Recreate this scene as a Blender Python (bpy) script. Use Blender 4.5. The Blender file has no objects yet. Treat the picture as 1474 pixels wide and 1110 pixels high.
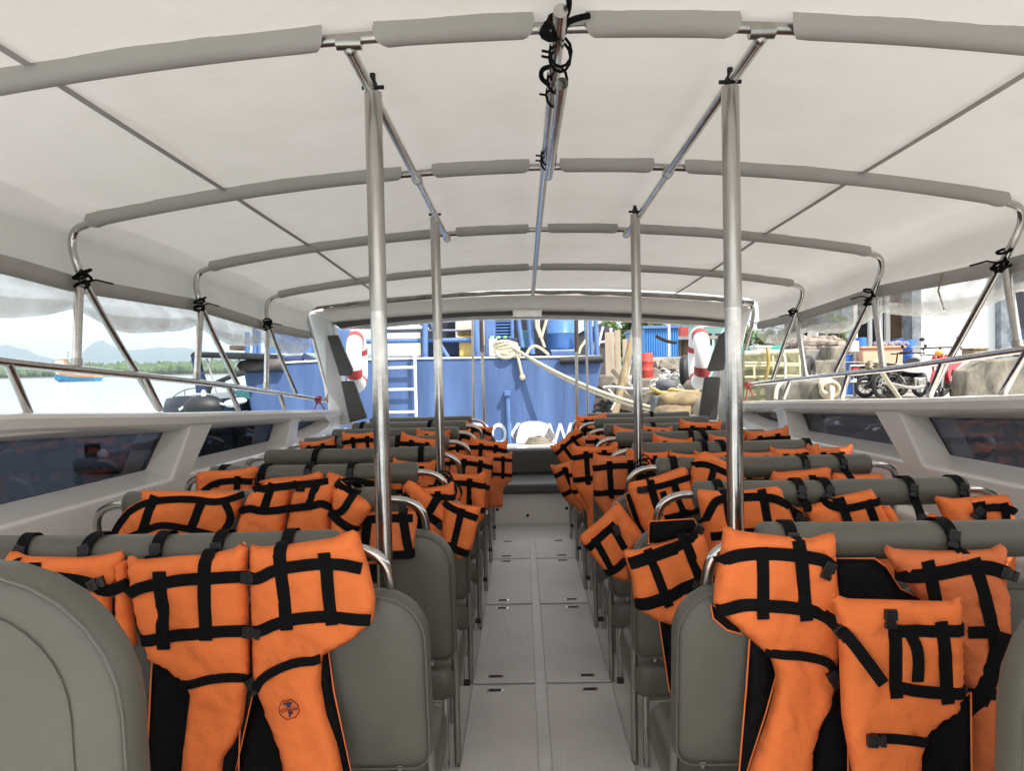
import bpy, bmesh, math, random
from mathutils import Vector, Matrix, noise
from mathutils.geometry import delaunay_2d_cdt
R = math.radians
SC = bpy.context.scene
COL = SC.collection
# ---------------------------------------------------------------- camera
F = 1072.0; CW, CH = 1474.0, 1110.0; EYE = Vector((0, 0, 1.4))
Yc = Vector(((752-737)/F, (555-528)/F, -1)).normalized()
a_ = -(-.0204*Yc.x+Yc.y)/Yc.z
Zc = Vector((-.0204, 1, a_)).normalized()
Xc = Yc.cross(Zc)
RM = Matrix((Xc, Yc, Zc))
cam = bpy.data.objects.new('camera', bpy.data.cameras.new('camera')); COL.objects.link(cam)
cam.matrix_world = Matrix.Translation(EYE) @ RM.to_4x4()
cam.data.sensor_fit = 'HORIZONTAL'; cam.data.sensor_width = 36; cam.data.lens = F/CW*36
cam.data.clip_start = .02; cam.data.clip_end = 20000
SC.camera = cam
# ---------------------------------------------------------------- light
SUN_DIR = Vector((.50, -.52, .90)).normalized()          # towards the sun
w = bpy.data.worlds.new("World"); SC.world = w; w.use_nodes = True
nt = w.node_tree; sky = nt.nodes.new('ShaderNodeTexSky'); sky.sky_type = 'NISHITA'; sky.sun_disc = False
sky.sun_elevation = math.asin(SUN_DIR.z); sky.sun_rotation = math.atan2(SUN_DIR.x, SUN_DIR.y)
sky.air_density = 1.0; sky.dust_density = 3.0; sky.ozone_density = .8
# thin bright cloud veil over the blue
tcw = nt.nodes.new('ShaderNodeTexCoord'); mpw = nt.nodes.new('ShaderNodeMapping'); mpw.inputs['Scale'].default_value = (1, 1, 3.2); nt.links.new(tcw.outputs['Generated'], mpw.inputs[0])
nzw = nt.nodes.new('ShaderNodeTexNoise'); nzw.inputs['Scale'].default_value = 2.2; nzw.inputs['Detail'].default_value = 8; nt.links.new(mpw.outputs[0], nzw.inputs[0])
rpw = nt.nodes.new('ShaderNodeMapRange'); rpw.inputs[1].default_value = .3; rpw.inputs[2].default_value = .62; rpw.inputs[3].default_value = .62; rpw.inputs[4].default_value = .95; nt.links.new(nzw.outputs[0], rpw.inputs[0])
mxw = nt.nodes.new('ShaderNodeMix'); mxw.data_type = 'RGBA'; mxw.inputs[7].default_value = (4.0, 4.0, 3.95, 1)
nt.links.new(rpw.outputs[0], mxw.inputs[0]); nt.links.new(sky.outputs[0], mxw.inputs[6]); nt.links.new(mxw.outputs[2], nt.nodes['Background'].inputs[0]); nt.nodes['Background'].inputs[1].default_value = .15
sl = bpy.data.lights.new('sun', 'SUN'); sl.energy = 2.6; sl.angle = R(.5); sl.color = (1, .95, .87)
so = bpy.data.objects.new('sun', sl); COL.objects.link(so); so.rotation_euler = SUN_DIR.to_track_quat('Z', 'Y').to_euler()
SC.view_settings.view_transform = 'Standard'; SC.view_settings.look = 'None'
SC.view_settings.exposure = 1.6; SC.view_settings.gamma = 1
SC.cycles.max_bounces = 10; SC.cycles.diffuse_bounces = 5; SC.cycles.transparent_max_bounces = 16

# ---------------------------------------------------------------- pixel of the photo -> point of the place
def ray(px, py): return RM @ Vector(((px-CW/2)/F, -(py-CH/2)/F, -1))
def P(px, py, D): r = ray(px, py); return EYE + r*(D/r.y)
def PX(px, py, X): r = ray(px, py); return EYE + r*(X/r.x)
def PZ(px, py, Z): r = ray(px, py); return EYE + r*((Z-EYE.z)/r.z)
def V(*a): return Vector(a)

# ---------------------------------------------------------------- materials
MATS = {}
def mat(name, col, rough=.5, metal=0, var=0, vscale=6, bump=0, bscale=60, spec=.5, stretch=None, col2=None, coat=0, wave=None, detail=4, bdist=.01):
    if name in MATS: return MATS[name]
    m = bpy.data.materials.new(name); m.use_nodes = True; MATS[name] = m
    n = m.node_tree.nodes; l = m.node_tree.links; b = n['Principled BSDF']
    b.inputs['Base Color'].default_value = (*col, 1); b.inputs['Roughness'].default_value = rough
    b.inputs['Metallic'].default_value = metal; b.inputs['Specular IOR Level'].default_value = spec
    b.inputs['Coat Weight'].default_value = coat; b.inputs['Coat Roughness'].default_value = .08
    tc = n.new('ShaderNodeTexCoord'); mp = n.new('ShaderNodeMapping'); l.new(tc.outputs['Object'], mp.inputs[0])
    if stretch: mp.inputs['Scale'].default_value = stretch
    if var or col2:
        t = n.new('ShaderNodeTexNoise'); t.inputs['Scale'].default_value = vscale; t.inputs['Detail'].default_value = detail+3
        t.inputs['Roughness'].default_value = .62
        l.new(mp.outputs[0], t.inputs[0])
        r = n.new('ShaderNodeValToRGB'); c2 = col2 or tuple(c*(1-var) for c in col)
        r.color_ramp.elements[0].position = .33; r.color_ramp.elements[1].position = .67
        r.color_ramp.elements[0].color = (*c2, 1); r.color_ramp.elements[1].color = (*col, 1)
        l.new(t.outputs[0], r.inputs[0]); l.new(r.outputs[0], b.inputs['Base Color'])
        mr = n.new('ShaderNodeMapRange'); mr.inputs[3].default_value = min(1, rough*1.25); mr.inputs[4].default_value = rough*.85
        l.new(t.outputs[0], mr.inputs[0]); l.new(mr.outputs[0], b.inputs['Roughness'])
    if bump:
        t2 = n.new('ShaderNodeTexNoise'); t2.inputs['Scale'].default_value = bscale; t2.inputs['Detail'].default_value = detail
        l.new(mp.outputs[0], t2.inputs[0])
        bp = n.new('ShaderNodeBump'); bp.inputs['Strength'].default_value = bump; bp.inputs['Distance'].default_value = bdist
        l.new(t2.outputs[0], bp.inputs['Height']); l.new(bp.outputs[0], b.inputs['Normal'])
    if wave:
        t3 = n.new('ShaderNodeTexWave'); t3.bands_direction = wave[0]; t3.inputs['Scale'].default_value = wave[1]
        t3.inputs['Distortion'].default_value = wave[3] if len(wave) > 3 else 0
        l.new(mp.outputs[0], t3.inputs[0])
        bp2 = n.new('ShaderNodeBump'); bp2.inputs['Strength'].default_value = wave[2]; bp2.inputs['Distance'].default_value = .01
        l.new(t3.outputs[0], bp2.inputs['Height'])
        if bump: l.new(bp.outputs[0], bp2.inputs['Normal'])
        l.new(bp2.outputs[0], b.inputs['Normal'])
    return m
def glassy(name, col, alpha, rough=.03, spec=.5, wrinkle=0):
    m = bpy.data.materials.new(name); m.use_nodes = True; MATS[name] = m
    n = m.node_tree.nodes; l = m.node_tree.links; b = n['Principled BSDF']; o = n['Material Output']
    b.inputs['Base Color'].default_value = (*col, 1); b.inputs['Roughness'].default_value = rough; b.inputs['Specular IOR Level'].default_value = spec
    t = n.new('ShaderNodeBsdfTransparent'); mx = n.new('ShaderNodeMixShader'); mx.inputs[0].default_value = alpha
    l.new(b.outputs[0], mx.inputs[1]); l.new(t.outputs[0], mx.inputs[2]); l.new(mx.outputs[0], o.inputs[0])
    if wrinkle:
        tc = n.new('ShaderNodeTexCoord'); t2 = n.new('ShaderNodeTexNoise'); t2.inputs['Scale'].default_value = 6; t2.inputs['Detail'].default_value = 2
        l.new(tc.outputs['Object'], t2.inputs[0]); bp = n.new('ShaderNodeBump'); bp.inputs['Strength'].default_value = wrinkle; bp.inputs['Distance'].default_value = .05
        l.new(t2.outputs[0], bp.inputs['Height']); l.new(bp.outputs[0], b.inputs['Normal'])
        rp = n.new('ShaderNodeMapRange'); rp.inputs[1].default_value = .35; rp.inputs[2].default_value = .7; rp.inputs[3].default_value = alpha*.7; rp.inputs[4].default_value = alpha*1.25
        l.new(t2.outputs[0], rp.inputs[0]); l.new(rp.outputs[0], mx.inputs[0])
    return m
def canvas_mat(name, col, trans, seed=0):
    m = bpy.data.materials.new(name); m.use_nodes = True; MATS[name] = m
    n = m.node_tree.nodes; l = m.node_tree.links; o = n['Material Output']; n.remove(n['Principled BSDF'])
    d = n.new('ShaderNodeBsdfDiffuse'); t = n.new('ShaderNodeBsdfTranslucent'); mx = n.new('ShaderNodeMixShader'); mx.inputs[0].default_value = trans
    tc = n.new('ShaderNodeTexCoord'); nz = n.new('ShaderNodeTexNoise'); nz.inputs['Scale'].default_value = 1.6; nz.inputs['Detail'].default_value = 8; nz.inputs['Roughness'].default_value = .65
    l.new(tc.outputs['Object'], nz.inputs[0])
    r = n.new('ShaderNodeValToRGB'); r.color_ramp.elements[0].position = .3; r.color_ramp.elements[1].position = .55
    r.color_ramp.elements[0].color = (col[0]*.93, col[1]*.93, col[2]*.90, 1); r.color_ramp.elements[1].color = (*col, 1)
    l.new(nz.outputs[0], r.inputs[0]); l.new(r.outputs[0], d.inputs[0]); l.new(r.outputs[0], t.inputs[0])
    n2 = n.new('ShaderNodeTexNoise'); n2.inputs['Scale'].default_value = 7; n2.inputs['Detail'].default_value = 5; l.new(tc.outputs['Object'], n2.inputs[0])
    n3 = n.new('ShaderNodeTexNoise'); n3.inputs['Scale'].default_value = 350; l.new(tc.outputs['Object'], n3.inputs[0])
    ad = n.new('ShaderNodeMath'); ad.operation = 'MULTIPLY_ADD'; ad.inputs[1].default_value = .02; l.new(n3.outputs[0], ad.inputs[0]); l.new(n2.outputs[0], ad.inputs[2])
    bp = n.new('ShaderNodeBump'); bp.inputs['Strength'].default_value = .25; bp.inputs['Distance'].default_value = .04
    l.new(ad.outputs[0], bp.inputs['Height']); l.new(bp.outputs[0], d.inputs['Normal'])
    l.new(d.outputs[0], mx.inputs[1]); l.new(t.outputs[0], mx.inputs[2]); l.new(mx.outputs[0], o.inputs[0])
    return m
M_ORANGE = mat('orange_cloth', (.95, .228, .06), .75, var=.14, vscale=7, bump=.9, bscale=9, spec=.22, detail=8, bdist=.028)
M_ORANGE_DIRTY = mat('orange_cloth_faded', (.82, .215, .075), .8, var=.22, vscale=5, bump=.9, bscale=10, spec=.2, detail=8, bdist=.03)
M_BLACK = mat('black_webbing', (.006, .006, .0065), .85, bump=.3, bscale=220, spec=.12)
M_LINER = mat('black_liner', (.008, .008, .0085), .9, var=.3, bump=.3, bscale=40, spec=.12)
M_PLASTIC = mat('black_plastic', (.010, .010, .011), .4, var=.2)
M_VINYL = mat('grey_vinyl', (.120, .117, .094), .40, var=.22, vscale=2.2, bump=.16, bscale=330, spec=.5)
M_VINYL_D = mat('dark_grey_vinyl', (.075, .072, .068), .45, var=.15, vscale=4, bump=.1, bscale=200)
M_PIPE = mat('grey_piping', (.13, .128, .11), .45, var=.1)
M_CHROME = mat('stainless_steel', (.62, .60, .57), .16, 1, var=.25, vscale=25, bump=.03, bscale=90)
M_CHROME_D = mat('stainless_steel_dull', (.50, .48, .45), .24, 1, var=.3, vscale=14, stretch=(1, 1, .2))
M_GEL = mat('white_gelcoat', (.80, .77, .74), .22, var=.06, vscale=3, coat=.3, bump=.02, bscale=12)
M_GEL_W = mat('white_gelcoat_bright', (.78, .78, .77), .25, var=.05, vscale=3, coat=.3)
M_DECK = mat('deck_paint', (.58, .56, .545), .42, var=.12, vscale=2.6, bump=.1, bscale=180, wave=('X', 42, .16), detail=7)
M_DECK2 = mat('deck_paint_smooth', (.57, .55, .535), .42, var=.14, vscale=3)
M_DARK = mat('dark_gap', (.02, .02, .02), .8, var=.3)
M_RUBBER = mat('black_rubber', (.02, .02, .021), .6, var=.3)
M_CANVAS = canvas_mat('white_canvas', (.76, .735, .705), .13)
M_SLEEVE = canvas_mat('dimmed_sleeve_canvas', (.44, .42, .40), .04)  # on the sleeves, grey stands for dimmer light through doubled cloth
M_STRIP = canvas_mat('dimmed_seam_canvas', (.42, .39, .375), .02)  # darker tone stands for less daylight coming through the overlapped seams
M_CLEAR = glassy('clear_vinyl', (.80, .79, .74), .46, .15, .6, wrinkle=.45)
M_TINT = glassy('tinted_glass', (.012, .013, .016), .60, .02, .9); M_TINT.node_tree.nodes['Principled BSDF'].inputs['IOR'].default_value = 1.85; [setattr(q.inputs[0],'default_value',(.30,.31,.36,1)) for q in M_TINT.node_tree.nodes if q.type=='BSDF_TRANSPARENT']
M_ROPE = mat('cream_rope', (.62, .54, .40), .9, var=.3, vscale=40, bump=.6, bscale=90)
M_WROPE = mat('white_rope', (.7, .69, .66), .9, var=.2, vscale=40, bump=.5, bscale=90)
M_RED = mat('red_paint', (.40, .05, .05), .5, var=.25)
M_WHITEP = mat('white_paint', (.78, .77, .75), .5, var=.1)
M_LOGO = mat('dark_print', (.05, .03, .09), .8, var=.2)
M_LOGO2 = mat('maroon_print', (.22, .02, .02), .8, var=.2)

# ---------------------------------------------------------------- mesh helpers
class MB:
    def __init__(s): s.bm = bmesh.new()
    def face(s, pts):
        try: return s.bm.faces.new([s.bm.verts.new(p) for p in pts])
        except ValueError: return None
    def grid(s, rows, close_u=False, close_v=False, cap=False):
        vs = [[s.bm.verts.new(p) for p in r] for r in rows]; nr = len(vs); nc = len(vs[0])
        for i in range(nr if close_u else nr-1):
            for j in range(nc if close_v else nc-1):
                try: s.bm.faces.new((vs[i][j], vs[i][(j+1) % nc], vs[(i+1) % nr][(j+1) % nc], vs[(i+1) % nr][j]))
                except ValueError: pass
        if cap and not close_u:
            for r in (vs[0], vs[-1]):
                try: s.bm.faces.new(r)
                except ValueError: pass
        return s
    def box(s, c, d, rot=None):
        c = Vector(c); h = Vector(d)/2; vs = []
        for sx in (-1, 1):
            for sy in (-1, 1):
                for sz in (-1, 1):
                    p = Vector((sx*h.x, sy*h.y, sz*h.z)); p = rot @ p if rot else p; vs.append(s.bm.verts.new(c+p))
        for f in ((0, 1, 3, 2), (4, 6, 7, 5), (0, 4, 5, 1), (2, 3, 7, 6), (0, 2, 6, 4), (1, 5, 7, 3)): s.bm.faces.new([vs[k] for k in f])
        return s
    def bbox(s, a, b):
        a = Vector(a); b = Vector(b); return s.box((a+b)/2, [abs(x) for x in (b-a)])
    def tube(s, pts, r, n=10, close=False, squash=1.0, up=None):
        pts = [Vector(p) for p in pts]; rows = []; m = len(pts)
        rs = r if isinstance(r, (list, tuple)) else [r]*m
        prev = None
        for i, p in enumerate(pts):
            if close: t = (pts[(i+1) % m]-pts[i-1])
            else: t = pts[min(i+1, m-1)]-pts[max(i-1, 0)]
            t = t.normalized() if t.length > 1e-9 else Vector((0, 0, 1))
            if up is not None: a = Vector(up)-t*t.dot(Vector(up)); a.normalize()
            elif prev is None:
                a = t.orthogonal().normalized()
            else:
                a = prev-t*t.dot(prev); a = a.normalized() if a.length > 1e-6 else t.orthogonal().normalized()
            prev = a; b = t.cross(a)
            rows.append([p+(a*math.cos(2*math.pi*k/n)*squash+b*math.sin(2*math.pi*k/n))*rs[i] for k in range(n)])
        return s.grid(rows, close_u=close, close_v=True, cap=not close)
    def lathe(s, o, prof, n=20, axis='Z', mtx=None):
        o = Vector(o); rows = []
        for r, h in prof:
            row = []
            for k in range(n):
                a = 2*math.pi*k/n; c, q = r*math.cos(a), r*math.sin(a)
                p = Vector((c, q, h)) if axis == 'Z' else (Vector((h, c, q)) if axis == 'X' else Vector((c, h, q)))
                row.append(o+(mtx @ p if mtx else p))
            rows.append(row)
        return s.grid(rows, close_v=True, cap=True)
    def prism(s, pts, d):
        d = Vector(d); pts = [Vector(p) for p in pts]
        a = [s.bm.verts.new(p) for p in pts]; b = [s.bm.verts.new(p+d) for p in pts]; n = len(a)
        s.bm.faces.new(a); s.bm.faces.new(b[::-1])
        for i in range(n): s.bm.faces.new((a[i], a[(i+1) % n], b[(i+1) % n], b[i]))
        return s
    def ball(s, c, r, n=14, m=9):
        c = Vector(c); r = Vector(r) if not isinstance(r, (int, float)) else Vector((r, r, r))
        rows = [[c+Vector((r.x*math.sin(math.pi*i/m)*math.cos(2*math.pi*k/n), r.y*math.sin(math.pi*i/m)*math.sin(2*math.pi*k/n), r.z*math.cos(math.pi*i/m))) for k in range(n)] for i in range(m+1)]
        return s.grid(rows, close_v=True)
    def ribbon(s, path, wdir, width, t=.0025):
        """flat strap along a 3D path; wdir a vector or a list of vectors across it"""
        path = [Vector(p) for p in path]; m = len(path); rows = []
        for i, p in enumerate(path):
            tg = (path[min(i+1, m-1)]-path[max(i-1, 0)]); tg = tg.normalized() if tg.length > 1e-9 else Vector((0, 0, 1))
            wv = Vector(wdir[i] if isinstance(wdir, list) else wdir); wv = (wv-tg*tg.dot(wv)); wv = wv.normalized() if wv.length > 1e-6 else tg.orthogonal().normalized()
            nn = tg.cross(wv)
            h = width/2
            rows.append([p-wv*h-nn*t/2, p+wv*h-nn*t/2, p+wv*h+nn*t/2, p-wv*h+nn*t/2])
        return s.grid(rows, close_v=True, cap=True)
    def build(s, name, m, parent=None, smooth=None, bevel=0, seg=2, loc=None):
        bmesh.ops.remove_doubles(s.bm, verts=s.bm.verts, dist=1e-6)
        bmesh.ops.recalc_face_normals(s.bm, faces=s.bm.faces)
        me = bpy.data.meshes.new(name)
        if loc is not None: bmesh.ops.translate(s.bm, verts=s.bm.verts, vec=-Vector(loc))
        s.bm.to_mesh(me); s.bm.free()
        o = bpy.data.objects.new(name, me); COL.objects.link(o)
        if loc is not None: o.location = loc
        for mm in (m if isinstance(m, (list, tuple)) else [m]): me.materials.append(mm)
        if parent is not None:
            o.parent = parent
            o.matrix_parent_inverse = parent.matrix_basis.inverted() if loc is None and parent.parent is None and parent.type == 'EMPTY' and not parent.get('_local') else Matrix()
        if smooth is not None:
            for p in me.polygons: p.use_smooth = True
            if smooth < 180: me.set_sharp_from_angle(angle=R(smooth))
        if bevel:
            b = o.modifiers.new('bevel', 'BEVEL'); b.width = bevel; b.segments = seg; b.limit_method = 'ANGLE'; b.angle_limit = R(35)
        return o
def tag(o, label=None, cat=None, group=None, kind=None):
    if label: o['label'] = label
    if cat: o['category'] = cat
    if group: o['group'] = group
    if kind: o['kind'] = kind
    return o
def empty(name, loc=(0, 0, 0), label=None, cat=None, group=None):
    o = bpy.data.objects.new(name, None); COL.objects.link(o); o.location = loc; o.empty_display_size = .1
    return tag(o, label, cat, group)
def chaikin(pts, it=2, close=False):
    pts = [Vector(p) for p in pts]
    for _ in range(it):
        q = [] if close else [pts[0]]
        n = len(pts)
        for i in range(n if close else n-1):
            a, b = pts[i], pts[(i+1) % n]; q += [a.lerp(b, .25), a.lerp(b, .75)]
        if not close: q.append(pts[-1])
        pts = q
    return pts
def lin(a, b, n): a = Vector(a); b = Vector(b); return [a.lerp(b, i/(n-1)) for i in range(n)]
def sag(a, b, s, n=16): return [p-Vector((0, 0, s*4*(i/(n-1))*(1-i/(n-1)))) for i, p in enumerate(lin(a, b, n))]
def rrect(x0, x1, z0, z1, r, n=6, rb=None):
    """rounded rectangle outline (2D), r top corner radius, rb bottom"""
    rb = r if rb is None else rb; o = []
    for cx, cz, a0, q in ((x1-r, z1-r, 0, r), (x0+r, z1-r, 90, r), (x0+rb, z0+rb, 180, rb), (x1-rb, z0+rb, 270, rb)):
        for k in range(n+1): a = R(a0+90*k/n); o.append((cx+q*math.cos(a), cz+q*math.sin(a)))
    return o
def copy_tree(o, parent=None):
    c = o.copy(); COL.objects.link(c)
    if parent is not None: c.parent = parent
    for ch in list(o.children): copy_tree(ch, c)
    return c
def interp(x, xs, ys):
    if x <= xs[0]: i = 0
    elif x >= xs[-1]: i = len(xs)-2
    else: i = max(k for k in range(len(xs)-1) if xs[k] <= x)
    t = (x-xs[i])/(xs[i+1]-xs[i]); return ys[i]+(ys[i+1]-ys[i])*t
# ================================================================ the boat: deck
XCB = .095
def plain(name, mb, m, label=None, **k): return tag(mb.build(name, m, **k), label, None, None, 'structure')
fl = MB(); fl.bbox((-1.7, -2.0, -.06), (1.9, 6.62, 0)); plain('floor', fl, M_DECK2)
# floor hatches: ribbed boards, each a lift-out panel
def lineY(y): return PZ(775, y, 0).y
H3 = [lineY(1165), lineY(987), lineY(872), lineY(806), lineY(778), 6.5]
for k in range(4):
    ya, yb = H3[k]+.012, H3[k+1]-.012
    if k == 4: continue
    for (xa, xb, sd) in ((-.245, .028, 'left'), (.076, .36, 'right')):
        t = empty('floor_hatch', ((xa+xb)/2, ya, .004), ['nearest', 'second', 'third', 'farthest'][k]+' ribbed floor hatch board on the %s of the aisle centre strip' % sd, 'floor hatch', 'ribbed hatch boards along the aisle')
        b = MB(); b.bbox((xa, ya, .002), (xb, yb, .010)); b.build('board', M_DECK, t, bevel=.003)
        for yy in (ya+.06, yb-.06):
            lx = (xa+.10 if sd == 'left' else xb-.10)
            q = MB(); q.bbox((lx-.035, yy-.014, .0105), (lx+.035, yy+.014, .0125)); la = q.build('latch', M_CHROME, t)
            q = MB(); q.bbox((lx-.026, yy-.008, .013), (lx+.026, yy+.008, .0145)); q.build('slot', M_DARK, la)
# step at the bow and the seat across it
t = empty('bow_step', (.06, 6.6, 0), 'white moulded step below the bow bench at the end of the aisle', 'step')
b = MB(); b.bbox((-1.4, 6.62, -.02), (1.6, 7.3, .27)); b.build('riser', M_GEL, t, bevel=.015)
b = MB(); b.lathe((.02, 6.617, .07), [(.001, -.004), (.014, -.004), (.014, .004)], 14, 'Y'); b.build('drain_plug', M_DARK, t)
t = empty('bow_bench', (.06, 6.7, .27), 'dark grey padded bow bench across the end of the aisle', 'bench')
b = MB(); b.bbox((-.9, 6.55, .272), (1.1, 7.12, .365)); b.build('cushion', M_VINYL_D, t, bevel=.03, seg=3)
b = MB(); b.bbox((-.9, 7.10, .37), (1.1, 7.2, .615)); b.build('backrest', M_VINYL_D, t, bevel=.03, seg=3)
b = MB(); b.prism([(-1.7, 7.21, .3), (-1.7, 7.21, .605), (-1.5, 7.7, .605), (-1.35, 8.4, .3)], (3.4, 0, 0))
tag(b.build('foredeck', M_GEL_W, bevel=.02), 'white moulded foredeck of the boat beyond the bow bench', 'boat deck')
t = empty('anchor_hatch', P(772, 640, 7.7), 'white tilted hatch lid standing on the foredeck in front of the blue hull', 'hatch')
b = MB(); b.prism(chaikin([P(742, 641, 7.7), P(747, 614, 7.78), P(755, 607, 7.8), P(783, 607, 7.8), P(797, 620, 7.78), P(800, 641, 7.7)], 1, True), (0, .05, .0)); b.build('lid', M_GEL_W, t, bevel=.006)
b = MB(); b.prism([P(780, 636, 7.66), P(790, 615, 7.7), P(800, 628, 7.66), P(794, 637, 7.64)], (0, -.03, 0)); b.build('perforated_plate', mat('black_mesh', (.04, .04, .04), .6, col2=(.25, .25, .25), vscale=60), t)
b = MB(); b.prism([P(738, 628, 7.68), P(744, 616, 7.7), P(743, 637, 7.66)], (0, -.03, 0)); b.build('side_plate', M_VINYL_D, t)
t = empty('mooring_cleat', P(772, 640, 7.6), 'coiled grey rope heaped round a cleat on the foredeck', 'cleat')
b = MB(); b.bbox(P(767, 633, 7.6), P(778, 640, 7.68)); b.tube(lin(P(745, 639.5, 7.6), P(800, 639, 7.6), 3), .012); b.build('cleat_body', M_CHROME_D, t, bevel=.004)
b = MB()
for k in range(5):
    c = P(773, 640-k*.8, 7.62); b.tube([c+V(.13*math.cos(a)*(1-.1*k), .1*math.sin(a), .012*k+.004*math.sin(3*a+k)) for a in [2*math.pi*i/18 for i in range(18)]], .012, 6, close=True)
b.build('rope_coil', mat('grey_rope', (.30, .27, .22), .9, var=.3, vscale=40), t, smooth=60)

# ================================================================ side walls with tinted windows
YS = [-1.2, 2.4, 3.63, 5.3, 6.75]
def zt(y): return interp(y, YS, [1.37, 1.276, 1.20, 1.115, 1.035])          # gunwale top
wins = [ [(-1.0, .95, 1.28), (3.70, 1.165), (3.46, .905), (-1.0, .96)], ]
def side_wall(s, X, nm):
    sg = -1 if s == 'left' else 1
    t = empty('side_wall', (X, 3, 0), 'white gelcoat side wall with tinted windows on the %s of the cabin' % ('water side, left' if s == 'left' else 'quay side, right'), 'boat side', 'boat side walls')
    A = [(-1.0, 1.29), (2.4, 1.205), (3.70, 1.155), (3.47, .905), (2.4, .925), (-1.0, .985)]
    B = [(3.98, 1.147), (5.33, 1.075), (5.17, .872), (3.68, .905)]
    C = [(5.50, 1.062), (5.95, 1.05), (6.28, 1.0), (6.38, .93), (6.2, .90), (5.40, .872)]
    C = [tuple(p)[:2] for p in chaikin([Vector((y, z, 0)) for y, z in C], 1, True)]
    outer = [(-1.4, .0), (-1.4, zt(-1.2)-.0), (2.4, zt(2.4)), (3.63, zt(3.63)), (5.3, zt(5.3)), (6.75, zt(6.75)), (7.1, .0)]
    og = lambda p: [(y, z+.045 if z < .99 else z) for y, z in p]
    b = MB(); bm = b.bm; xo = X+sg*.125
    polys = [outer, A, B, C]; vs = []; ed = []
    for p in polys:
        k = len(vs); vs += [Vector(q) for q in p]; ed += [(k+i, k+(i+1) % len(p)) for i in range(len(p))]
    v2, e2, f2, *_ = delaunay_2d_cdt(vs, ed, [], 0, 1e-6)
    def inside(c, p):
        r = False; n = len(p)
        for i in range(n):
            (x1, y1), (x2, y2) = p[i], p[(i+1) % n]
            if (y1 > c.y) != (y2 > c.y) and c.x < (x2-x1)*(c.y-y1)/(y2-y1)+x1: r = not r
        return r
    # inner skin: slightly proud band below the windows
    bv = [bm.verts.new((X, v.x, v.y)) for v in v2]
    for f in f2:
        c = sum((v2[i] for i in f), Vector((0, 0)))/len(f)
        if inside(c, outer) and not any(inside(c, q) for q in (A, B, C)): bm.faces.new([bv[i] for i in f])
    for p in (A, B, C):
        n = len(p)
        for i in range(n): b.face([(X, *p[i]), (X, *p[(i+1) % n]), (xo, *og(p)[(i+1) % n]), (xo, *og(p)[i])])
    wl = b.build('wall_panel', M_GEL, t, bevel=.012, seg=3)
    wl.data.polygons.foreach_set('use_smooth', [False]*len(wl.data.polygons))
    # ledge under the windows
    b = MB(); b.prism([(X-sg*.0, -1.2, .70), (X-sg*.05, -1.2, .66), (X-sg*.05, -1.2, .0), (X, -1.2, .0)], (0, 8.0, 0)); b.build('side_locker', M_GEL, t, bevel=.02, seg=3)
    # gunwale cap
    rows = []
    for y in [-1.4, 0, 1.2, 2.4, 3.0, 3.63, 4.5, 5.3, 6.0, 6.75]:
        z = zt(y); rows.append([(X-sg*.018, y, z-.045), (X-sg*.02, y, z-.012), (X-sg*.006, y, z+.004), (X+sg*.06, y, z+.010), (X+sg*.19, y, z+.004), (X+sg*.21, y, z-.02), (X+sg*.21, y, z-.10), (X+sg*.02, y, z-.07)])
    b = MB(); b.grid(rows, close_v=True, cap=True); b.build('gunwale', M_GEL, t, smooth=40)
    # outer hull skin below the windows
    b = MB(); b.prism([(X+sg*.15, -1.4, -.3), (X+sg*.15, -1.4, .87), (X+sg*.20, -1.4, .84), (X+sg*.14, -1.4, -.3)], (0, 8.1, 0)); b.build('hull_skin', M_GEL_W, t)
    for p in map(og, (A, B, C)):
        b = MB(); xg = xo+sg*.004
        b.prism([(xg, *q) for q in p], (sg*.006, 0, 0)); pn = b.build('window_pane', M_TINT, t)
        c = Vector((sum(q[0] for q in p)/len(p), sum(q[1] for q in p)/len(p), 0)); b = MB(); n = len(p)
        for i in range(n):
            a, d = Vector((*p[i], 0)), Vector((*p[(i+1) % n], 0)); ai = a+(c-a).normalized()*.022; di = d+(c-d).normalized()*.022
            b.face([(xo-sg*.002, a.x, a.y), (xo-sg*.002, d.x, d.y), (xo-sg*.002, di.x, di.y), (xo-sg*.002, ai.x, ai.y)])
        b.build('window_seal', M_RUBBER, pn)
    return t
XL, XR = -1.66, 1.85
side_wall('left', XL, 'a'); side_wall('right', XR, 'b')

# ---- handrails
def rail(s):
    t = empty('handrail', (0, 0, 1.3), 'stainless handrail on raked posts along the %s gunwale' % ('left, seaward' if s == 'left' else 'right, quayside'), 'handrail', 'gunwale handrails')
    X = -1.74 if s == 'left' else 1.93; b = MB()
    if s == 'left':
        pts = [(-160, 499), (0, 521), (130, 534), (262, 547), (360, 560), (465, 576)]; st = [((12, 524), (42, 596)), ((207, 541), (231, 590)), ((328, 556), (343, 590)), ((403, 568), (409, 588))]
    else:
        pts = [(1640, 482), (1474, 503), (1355, 521), (1280, 532), (1180, 542), (1082, 553)]; st = [((1480, 502), (1438, 575)), ((1357, 521), (1337, 573)), ((1221, 538), (1212, 573)), ((1138, 547), (1128, 573))]
    b.tube(chaikin([PX(x, y, X) for x, y in pts], 2), .0165, 12); b.build('top_rail', M_CHROME, t, smooth=60)
    for a, c in st:
        b = MB(); p, q = PX(*a, X), PX(*c, X); b.tube([p, q], .0155, 12); b.build('stanchion', M_CHROME, t, smooth=60)
    return t
rail('left'); rail('right')

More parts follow.
